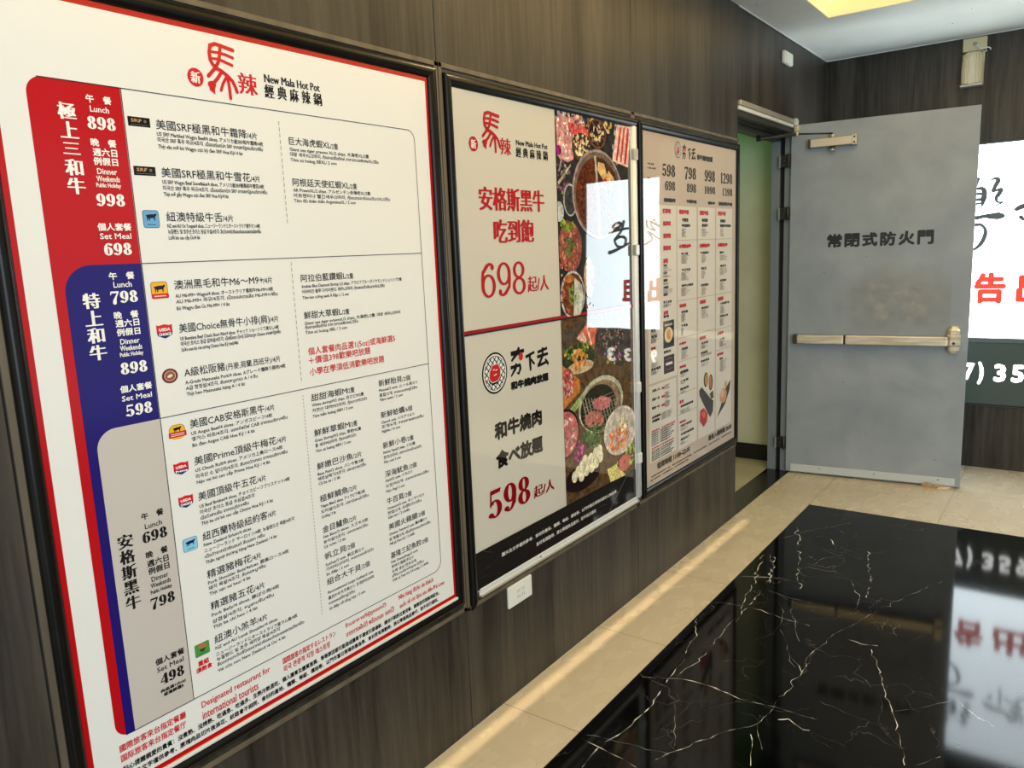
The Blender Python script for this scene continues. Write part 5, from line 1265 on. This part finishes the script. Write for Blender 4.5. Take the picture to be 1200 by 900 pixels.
def photo(parent, a0, z0, a1, z1, base, shapes, grp_, seed, name='food_photograph', border=None, h=0.0004):
    """A printed photograph: layered flat patches of ink, clipped to the picture's own rectangle."""
    f = Flat(on_left)
    f.auto = False
    r_ = random.Random(seed)
    ik = lambda c: ink(tuple(max(0, min(255, int(round(v / Q) * Q))) for v in c), grp=grp_)

    def clip(p):
        return (min(max(p[0], a0), a1), min(max(p[1], z0), z1))
    f.rect(a0, z0, a1, z1, ik(base), h)
    step = 0.000012
    for sh in shapes:
        h += step
        if sh[0] == 'E':
            _, a, z, ra, rz, c = sh
            pts = [clip((a + ra * math.cos(2 * PI * k / 30), z + rz * math.sin(2 * PI * k / 30))) for k in range(30)]
            f.poly(pts, ik(c), h)
        elif sh[0] == 'P':
            f.poly([clip(p) for p in sh[1]], ik(sh[2]), h)
        else:
            a, z, ra, rz, n, sz = sh[1:7]
            cols = sh[7:]
            for k in range(n):
                rr = math.sqrt(r_.random()); t_ = r_.uniform(0, 2 * PI)
                x, y = a + ra * rr * math.cos(t_), z + rz * rr * math.sin(t_)
                s1 = sz * r_.uniform(.5, 1.3); s2 = sz * r_.uniform(.3, .8); ro = r_.uniform(0, PI)
                c = r_.choice(cols)
                c = tuple(v + r_.choice((-12, 0, 12)) for v in c)
                pts = []
                m_ = 7
                for q in range(m_):
                    u_ = 2 * PI * q / m_
                    wob = r_.uniform(.75, 1.2)
                    px, py = s1 * math.cos(u_) * wob, s2 * math.sin(u_) * wob
                    pts.append(clip((x + px * math.cos(ro) - py * math.sin(ro), y + px * math.sin(ro) + py * math.cos(ro))))
                h += step * 0.15
                f.poly(pts, ik(c), h)
    return f.build(name, parent)


GARNISH = [('S', 2.40, 1.945, .10, .035, 90, .012, (235, 220, 200), (190, 150, 170), (120, 90, 110), (205, 150, 140)),
           ('S', 2.60, 1.950, .10, .028, 80, .011, (120, 90, 70), (215, 195, 160), (70, 60, 56), (200, 170, 60)),
           ('S', 2.735, 1.885, .035, .080, 60, .011, (90, 88, 90), (190, 185, 180), (60, 56, 58)),
           ('S', 2.345, 1.760, .045, .070, 50, .011, (110, 70, 100), (150, 140, 130), (70, 66, 66)),
           ('S', 2.395, 1.480, .03, .11, 40, .009, (70, 68, 68), (110, 100, 96))]
photo(psheet, 2.300, 1.266, 2.846, 1.975, (44, 42, 42), GARNISH + PHOTO_UPPER, 'p', 3)
photo(psheet, 2.300, 0.565, 2.846, 1.2600, (96, 68, 50), PHOTO_LOWER, 'p', 5)

# ---- far poster
P3P = (194, 178, 164)
price = thing('price_poster', 'narrow-looking framed price list with four columns, nearest the open doorway', 'poster')
b = MB()
frame_profile(b, 2.912, 0.425, 4.041, 2.004, 0.036, 0.016, M['frame'])
b.build('frame', price)
s = Flat(on_left)
s.rect(2.946, 0.459, 4.008, 1.972, ink(P3P, grp='c'), 0.0)
qsheet = s.build('price_sheet', price)
PC = (216, 210, 200)
LC = ink((150, 140, 130), grp='c')
s = Flat(on_left)
pc = ink(PC, grp='c')
s.rect(2.985, 0.915, 3.273, 1.675, pc, 0.0004)
s.rect(2.985, 0.562, 3.262, 0.905, pc, 0.0004)
for a0, a1 in ((3.282, 3.498), (3.516, 3.726), (3.741, 3.955)):
    s.rect(a0, 0.556, a1, 1.675, pc, 0.0004)
for a0, a1, zs in ((3.278, 3.500, (1.525, 1.252, 1.080, 0.971, 0.819, 0.722)), (3.505, 3.734, (1.525, 1.252, 1.080)), (3.734, 3.950, (1.525, 1.252, 1.075, 0.966))):
    for z in zs:
        s.stroke([(a0, z), (a1, z)], 0.002, LC, 0.0008, caps=False)
s.build('price_panel', qsheet)
KC = ink((30, 26, 26), grp='c')
KL = ink((88, 80, 76), grp='c')
RCc = ink((186, 40, 48), grp='c')
fh = Flat(on_left); fd = Flat(on_left); fi = Flat(on_left); fs_ = Flat(on_left)
hang3 = [q for q in P3_TEXT if q[0] in ('大', '力', '下', '去', '和牛燒肉放題')]
for q in P3_TEXT:
    if q in hang3:
        continue
    tx, a0, z0, a1, z1, st = q
    hh = max(z1 - z0, 0.012)
    if st == 'D':
        fd.digits(tx, a0, z0, a1, z0 + hh, KC, 0.0010, weight=0.36)
    elif st == 'R':
        fh.text_box(tx, a0, z0, a1, z0 + hh, RCc, 0.0010, bold=0.0045)
    elif st == 'Q':
        fh.text_box(tx, a0, z0, a1, z0 + 0.009, RCc, 0.0010, bold=0.001)
    elif st == 'K':
        fi.text_box(tx, a0, z0, a1, z0 + (0.030 if '時間' in tx else min(max(hh, 0.013), 0.024)), KC, 0.0010, bold=0.003 if hh > .014 else .0018)
    else:
        fs_.text_box(tx, a0, z0, a1, z0 + 0.008, KC, 0.0010, bold=0.0004)
for a0, z, a1 in P3_LINES:
    n = max(2, int((a1 - a0) / 0.0105))
    tx = ('精選嫩肩牛小排薄切燒烤套餐特選海鮮拼盤')[:n]
    fs_.text_box(tx, a0, z - 0.0032, a1, z + 0.0032, KL, 0.0010)
fd.build('price_figures', qsheet)
fh.build('red_heading', qsheet)
fi.build('item_lettering', qsheet)
fs_.build('small_print', qsheet)
grill_logo(qsheet, 3.294, 1.9175, 0.0330, 0.0352, hang3, (3.372, 1.927, .007, .011), 'c', bold=0.004)
f = Flat(on_left)
f.rect(3.130, 1.053, 3.243, 1.174, ink((44, 46, 50), grp='c'), 0.0006)
f.rect(3.145, 1.150, 3.225, 1.160, ink((170, 172, 172), grp='c'), 0.0008)
f.rect(3.133, 0.938, 3.243, 1.018, ink((58, 34, 44), grp='c'), 0.0006)
f.rect(3.152, 0.974, 3.222, 0.986, ink((226, 214, 214), grp='c'), 0.0008)
f.stroke([(3.155, 1.0), (3.188, 1.006), (3.220, 1.0)], 0.002, ink((150, 120, 130), grp='c'), 0.0008)
f.stroke([(3.155, .958), (3.188, .952), (3.220, .958)], 0.002, ink((150, 120, 130), grp='c'), 0.0008)
f.build('advert_panel', qsheet)
hh = 0.0010
for shapes in (P3_FOOD[:8], P3_FOOD[8:12], P3_FOOD[12:]):
    f = Flat(on_left)
    f.auto = False
    for sh in shapes:
        hh += 0.00003
        c = tuple(int(round(v / Q) * Q) for v in sh[-1])
        if sh[0] == 'E':
            f.ell(sh[1], sh[2], sh[3], sh[4], ink(c, grp='c'), hh)
        else:
            f.poly(sh[1], ink(c, grp='c'), hh)
    f.build('food_photograph', qsheet)

# ================================================================== WALL SOCKET, SENSOR BOX
so = thing('wall_socket', 'white double wall socket low on the dark panel under the middle poster', 'socket', (0.0, 1.988, 0.362))
b = MB(); b.box(0.0, 1.920, 0.324, 0.010, 2.056, 0.400, M['plastic'], 0.004, 3); b.build('cover_plate', so)
for yc in (1.974, 2.000):
    b = MB()
    b.box(0.0095, yc - 0.011, 0.340, 0.0115, yc + 0.011, 0.384, M['plastic'], 0.0008, 1)
    for q in (-0.005, 0.005):
        b.box(0.0112, yc + q - 0.0012, 0.366, 0.0119, yc + q + 0.0012, 0.377, M['slot'])
        b.box(0.0112, yc + q - 0.0012, 0.347, 0.0119, yc + q + 0.0012, 0.358, M['slot'])
    b.build('outlet', so)
rebase(so, (0.0, 1.988, 0.324))

sb = thing('sensor_box', 'small white box high on the dark wall above the open doorway', 'switch box', (0, 4.80, 2.51))
b = MB(); b.box(-0.003, 4.738, 2.514, 0.020, 4.890, 2.584, M['plastic'], 0.008, 3); b.build('housing', sb)
b = MB(); b.box(0.019, 4.750, 2.522, 0.022, 4.878, 2.576, M['plastic'], 0.003, 2); b.build('cover', sb)
rebase(sb, (0, 4.814, 2.514))

# ================================================================== EMERGENCY LAMP on the back wall
el = thing('emergency_lamp', 'ribbed glass bulkhead lamp under a cream plate at the top of the back wall', 'lamp', (0.86, D, 2.38))
b = MB()
b.box(0.800, D - 0.016, 2.588, 0.926, D, 2.664, M['cream'], 0.003, 2)
b.cyl((0.864, D - 0.020, 2.628), (0.864, D - 0.015, 2.628), 0.012, M['slot'], 14)
b.cyl((0.864, D - 0.022, 2.622), (0.864, D - 0.019, 2.622), 0.005, M['dim'], 10)
b.build('mounting_plate', el)
M['reflector'] = mat('lamp_reflector', (214, 206, 178), 0.28, metal=0.75)
M['glass'] = mat('ribbed_glass', (252, 240, 204), 0.08, spec=0.9)
M['glass'].node_tree.nodes['Principled BSDF'].inputs['Transmission Weight'].default_value = 0.3
M['glass'].node_tree.nodes['Principled BSDF'].inputs['IOR'].default_value = 1.35
b = MB()
b.box(0.800, D - 0.012, 2.392, 0.918, D, 2.575, M['reflector'], 0.004, 2)
b.build('reflector_pan', el)
b = MB()
n = 44
rows = [(2.386, .050, .030), (2.392, .056, .052), (2.40, .058, .062), (2.45, .059, .066), (2.51, .058, .064), (2.55, .055, .056), (2.572, .048, .040), (2.582, .034, .022)]
rg = []
for z, hw, dp in rows:
    r_ = []
    for k in range(n + 1):
        t_ = PI * k / n
        rib = 1.0 + (0.10 if k % 4 in (1, 2) else -0.06)
        cx_ = math.copysign(abs(math.cos(t_)) ** 0.55, math.cos(t_))
        sy_ = abs(math.sin(t_)) ** 0.55
        r_.append(b.bm.verts.new((0.859 - cx_ * hw, D - 0.010 - sy_ * dp * rib, z)))
    rg.append(r_)
i_ = b.mi(M['glass'])
for p_, q_ in zip(rg, rg[1:]):
    for k in range(n):
        f_ = b.bm.faces.new((p_[k], p_[k + 1], q_[k + 1], q_[k])); f_.material_index = i_
b.bm.faces.new(rg[0]).material_index = i_
b.bm.faces.new(rg[-1][::-1]).material_index = i_
b.build('ribbed_cover', el)
b = MB(); b.box(0.800, D - 0.070, 2.381, 0.918, D - 0.002, 2.390, M['closer'], 0.002, 1)
for q in (0.812, 0.84, 0.862, 0.905):
    b.sphere((q, D - 0.071, 2.388), 0.005, M['closer'])
b.build('bottom_rim', el)
b = MB(); b.cyl((0.858, D - 0.030, 2.42), (0.858, D - 0.030, 2.52), 0.014, M['plastic'], 14); b.sphere((0.858, D - 0.030, 2.42), 0.014, M['plastic']); b.build('bulb', el)
b = MB()
b.tube([(0.864, D - 0.022, 2.624), (0.872, D - 0.030, 2.615), (0.890, D - 0.034, 2.598), (0.902, D - 0.036, 2.586), (0.896, D - 0.040, 2.580), (0.888, D - 0.036, 2.586), (0.900, D - 0.034, 2.590), (0.918, D - 0.036, 2.592), (0.936, D - 0.032, 2.594), (0.948, D - 0.028, 2.586), (0.946, D - 0.02, 2.580)], 0.0035, M['plastic'])
b.tube([(0.905, D - 0.030, 2.580), (0.918, D - 0.036, 2.570), (0.928, D - 0.030, 2.574), (0.922, D - 0.026, 2.588)], 0.003, M['plastic'])
b.build('wire', el)
rebase(el, (0.859, D, 2.381))

# ================================================================== LIGHTBOX SIGN on the back wall
lb = thing('lightbox_sign', 'large white illuminated rental sign with red characters on the back wall behind the open door', 'sign', (1.1, D, 0.41))
LX0, LX1 = 0.28, 1.905
b = MB()
b.box(LX0 - 0.01, D - 0.010, 0.410, LX1 + 0.01, D - 0.0005, 2.040, M['signframe'], 0.002, 1)
b.build('frame', lb)
b = MB(); b.box(LX0, D - 0.0118, 0.848, LX1, D - 0.0100, 2.032, M['signwhite']); face = b.build('lit_panel', lb)
b = MB()
b.box(LX0, D - 0.0118, 0.424, LX1, D - 0.0100, 0.818, M['signgrey'])
b.box(LX0, D - 0.020, 0.818, LX1, D - 0.0100, 0.8475, M['signframe'], 0.003, 2)
b.box(LX0, D - 0.014, 0.414, LX1, D - 0.0100, 0.422, M['black'])
gp = b.build('grey_panel', lb)
f = Flat(on_back)
for ch, x0, x1 in (('廣', 0.690, 0.880), ('告', 0.930, 1.103), ('出', 1.154, 1.352), ('租', 1.382, 1.560)):
    f.text_box(ch, x0, 1.061, x1, 1.257, M['signred'], 0.0004, bold=0.018)
f.build('red_lettering', lb)
for grp_ in ((('(', 0.780, 0.812, 0.548, 0.694), ('0', 0.826, 0.890, 0.57, 0.684), ('7', 0.900, 0.960, 0.572, 0.684), (')', 0.978, 1.012, 0.548, 0.694)),
             (('3', 1.066, 1.133, 0.569, 0.684), ('5', 1.160, 1.228, 0.570, 0.684), ('9', 1.254, 1.322, 0.569, 0.684)),
             (('3', 1.500, 1.567, 0.569, 0.684),), (('3', 1.650, 1.730, 0.565, 0.684),)):
    f = Flat(on_back)
    for ch, x0, x1, z0, z1 in grp_:
        f.text_box(ch, x0, z0, x1, z1, M['signletter'], 0.0004, bold=0.013)
    f.build('phone_lettering', lb)
f = Flat(on_back)
BR = [([(0.965, 1.782), (0.986, 1.814), (1.012, 1.826), (1.026, 1.813), (1.014, 1.782), (1.003, 1.752), (1.022, 1.755), (1.045, 1.757), (1.033, 1.729), (1.021, 1.708), (1.030, 1.683), (1.056, 1.679), (1.008, 1.657), (0.96, 1.634)], [.003, .006, .014, .022, .020, .016, .012, .018, .022, .016, .010, .008, .005, .002]),
      ([(0.62, 1.585), (0.80, 1.598), (0.919, 1.595), (0.965, 1.602), (1.004, 1.600), (1.037, 1.600), (1.060, 1.598)], [.015, .022, .020, .018, .030, .036, .022]),
      ([(0.80, 1.545), (0.86, 1.556), (0.921, 1.552), (0.950, 1.550), (0.972, 1.524), (0.974, 1.487), (0.954, 1.435), (0.915, 1.398), (0.86, 1.38)], [.010, .014, .016, .014, .014, .020, .020, .012, .005]),
      ([(0.72, 1.76), (0.82, 1.77), (0.917, 1.772), (0.943, 1.771), (0.957, 1.749), (0.956, 1.712), (0.949, 1.664)], [.012, .014, .014, .018, .024, .026, .008]),
      ([(0.86, 1.74), (0.955, 1.739)], .014), ([(0.87, 1.706), (0.953, 1.705)], .016), ([(0.87, 1.672), (0.944, 1.683)], .010), ([(0.921, 1.830), (0.912, 1.785)], [.016, .008]),
      ([(0.70, 1.80), (0.74, 1.72), (0.70, 1.63)], [.012, .024, .008]), ([(0.78, 1.82), (0.79, 1.70), (0.76, 1.62)], [.016, .026, .008]),
      # second character
      ([(1.130, 1.634), (1.166, 1.650), (1.25, 1.664), (1.33, 1.70)], [.020, .026, .018, .008]), ([(1.155, 1.586), (1.172, 1.566)], [.020, .010]),
      ([(1.349, 1.707), (1.339, 1.654), (1.280, 1.624), (1.319, 1.67), (1.289, 1.713), (1.262, 1.668)], .011),
      ([(1.361, 1.521), (1.311, 1.563), (1.340, 1.618), (1.281, 1.58), (1.242, 1.56)], .011), ([(1.22, 1.62), (1.215, 1.50)], .010),
      # third character
      ([(1.686, 1.626), (1.605, 1.646), (1.500, 1.654)], [.010, .020, .014]), ([(1.646, 1.676), (1.603, 1.704), (1.574, 1.693), (1.594, 1.667), (1.636, 1.660)], .018),
      ([(1.551, 1.710), (1.574, 1.629), (1.627, 1.577)], [.020, .016, .010]), ([(1.627, 1.568), (1.574, 1.593), (1.533, 1.573), (1.545, 1.519), (1.597, 1.521), (1.623, 1.559)], .018),
      ([(1.690, 1.470), (1.608, 1.494), (1.50, 1.540)], [.026, .020, .012])]


def smooth(pts, ws):
    """Catmull-Rom through the brush points."""
    n_ = len(pts)
    ws = ws if isinstance(ws, list) else [ws] * n_
    P_, W_ = [], []
    for i in range(n_ - 1):
        p = [pts[max(i - 1, 0)], pts[i], pts[i + 1], pts[min(i + 2, n_ - 1)]]
        for k in range(6):
            t_ = k / 6
            c = [0.5 * (2 * p[1][j] + (p[2][j] - p[0][j]) * t_ + (2 * p[0][j] - 5 * p[1][j] + 4 * p[2][j] - p[3][j]) * t_ ** 2 + (3 * p[1][j] - p[0][j] - 3 * p[2][j] + p[3][j]) * t_ ** 3) for j in (0, 1)]
            P_.append(tuple(c)); W_.append(ws[i] + (ws[i + 1] - ws[i]) * t_)
    P_.append(pts[-1]); W_.append(ws[-1])
    return P_, W_


for pts, wd in BR:
    wd = [v * 1.25 for v in wd] if isinstance(wd, list) else wd * 1.25
    f.stroke(*smooth(pts, wd), M['signink'], 0.0004)
f.build('brush_lettering', lb)
rebase(lb, (1.0925, D, 0.410))

# ================================================================== SMALL THINGS AT THE DOOR
cw = thing('door_wedge', 'folded brown cardboard wedge jammed under the free corner of the fire door', 'door wedge', (0.86, 5.1, 0))
b = MB()
pts = [(0.852, 5.150), (0.862, 5.070), (0.905, 5.082), (0.935, 5.150)]
lo = [b.bm.verts.new((x, y, 0.0006)) for x, y in pts]
hi = [b.bm.verts.new((x, y, z)) for (x, y), z in zip(pts, (0.010, 0.005, 0.008, 0.010))]
i_ = b.mi(M['cardboardwhite'])
b.bm.faces.new(lo[::-1]).material_index = i_
b.bm.faces.new(hi).material_index = i_
for k in range(4):
    b.bm.faces.new((lo[k], lo[(k + 1) % 4], hi[(k + 1) % 4], hi[k])).material_index = i_
b.build('flap', cw)
b = MB()
rw = random.Random(2)
for k in range(4):
    x = 0.775 + k * 0.024
    tz = rw.uniform(0.014, 0.034)
    p0 = [(x, 5.100, 0.0006), (x + 0.026, 5.098, 0.0006), (x + 0.026 + rw.uniform(-.006, .006), 5.083, tz), (x + rw.uniform(-.006, .006), 5.086, tz * rw.uniform(.5, 1))]
    q0 = [(px, py - 0.006, pz + .0004) for px, py, pz in p0]
    A_ = [b.bm.verts.new(p) for p in p0]; B_ = [b.bm.verts.new(p) for p in q0]
    i_ = b.mi(M['cardboard'])
    b.bm.faces.new(A_[::-1]).material_index = i_; b.bm.faces.new(B_).material_index = i_
    for j in range(4):
        b.bm.faces.new((A_[j], A_[(j + 1) % 4], B_[(j + 1) % 4], B_[j])).material_index = i_
b.build('torn_edge', cw)
rebase(cw, (0.862, 5.1, 0.0))

tw = thing('tape_wad', 'crumpled clear tape wad stuck at the end of the door head above the closer arm', 'tape', (0.01, 4.95, 2.19))
b = MB()
bb = bmesh.new()
bmesh.ops.create_icosphere(bb, subdivisions=3, radius=0.024)
rt = random.Random(6)
for v in bb.verts:
    v.co *= rt.uniform(0.72, 1.12)
b.merge(bb, M['zinc'], Matrix.Translation((0.018, 4.962, 2.206)) @ Matrix.Diagonal((.9, .8, 1.05, 1)))
b.build('wad', tw)
b = MB()
for k in range(9):
    t_ = 2 * PI * k / 9
    b.cyl((0.036, 4.945, 2.166), (0.036 + 0.022 * math.cos(t_), 4.935, 2.166 + 0.024 * math.sin(t_)), 0.007, M['cream'], 8, r2=0.001)
b.sphere((0.036, 4.945, 2.166), 0.012, M['cream'])
b.build('torn_plug', tw)
rebase(tw, (0.02, 4.955, 2.18))
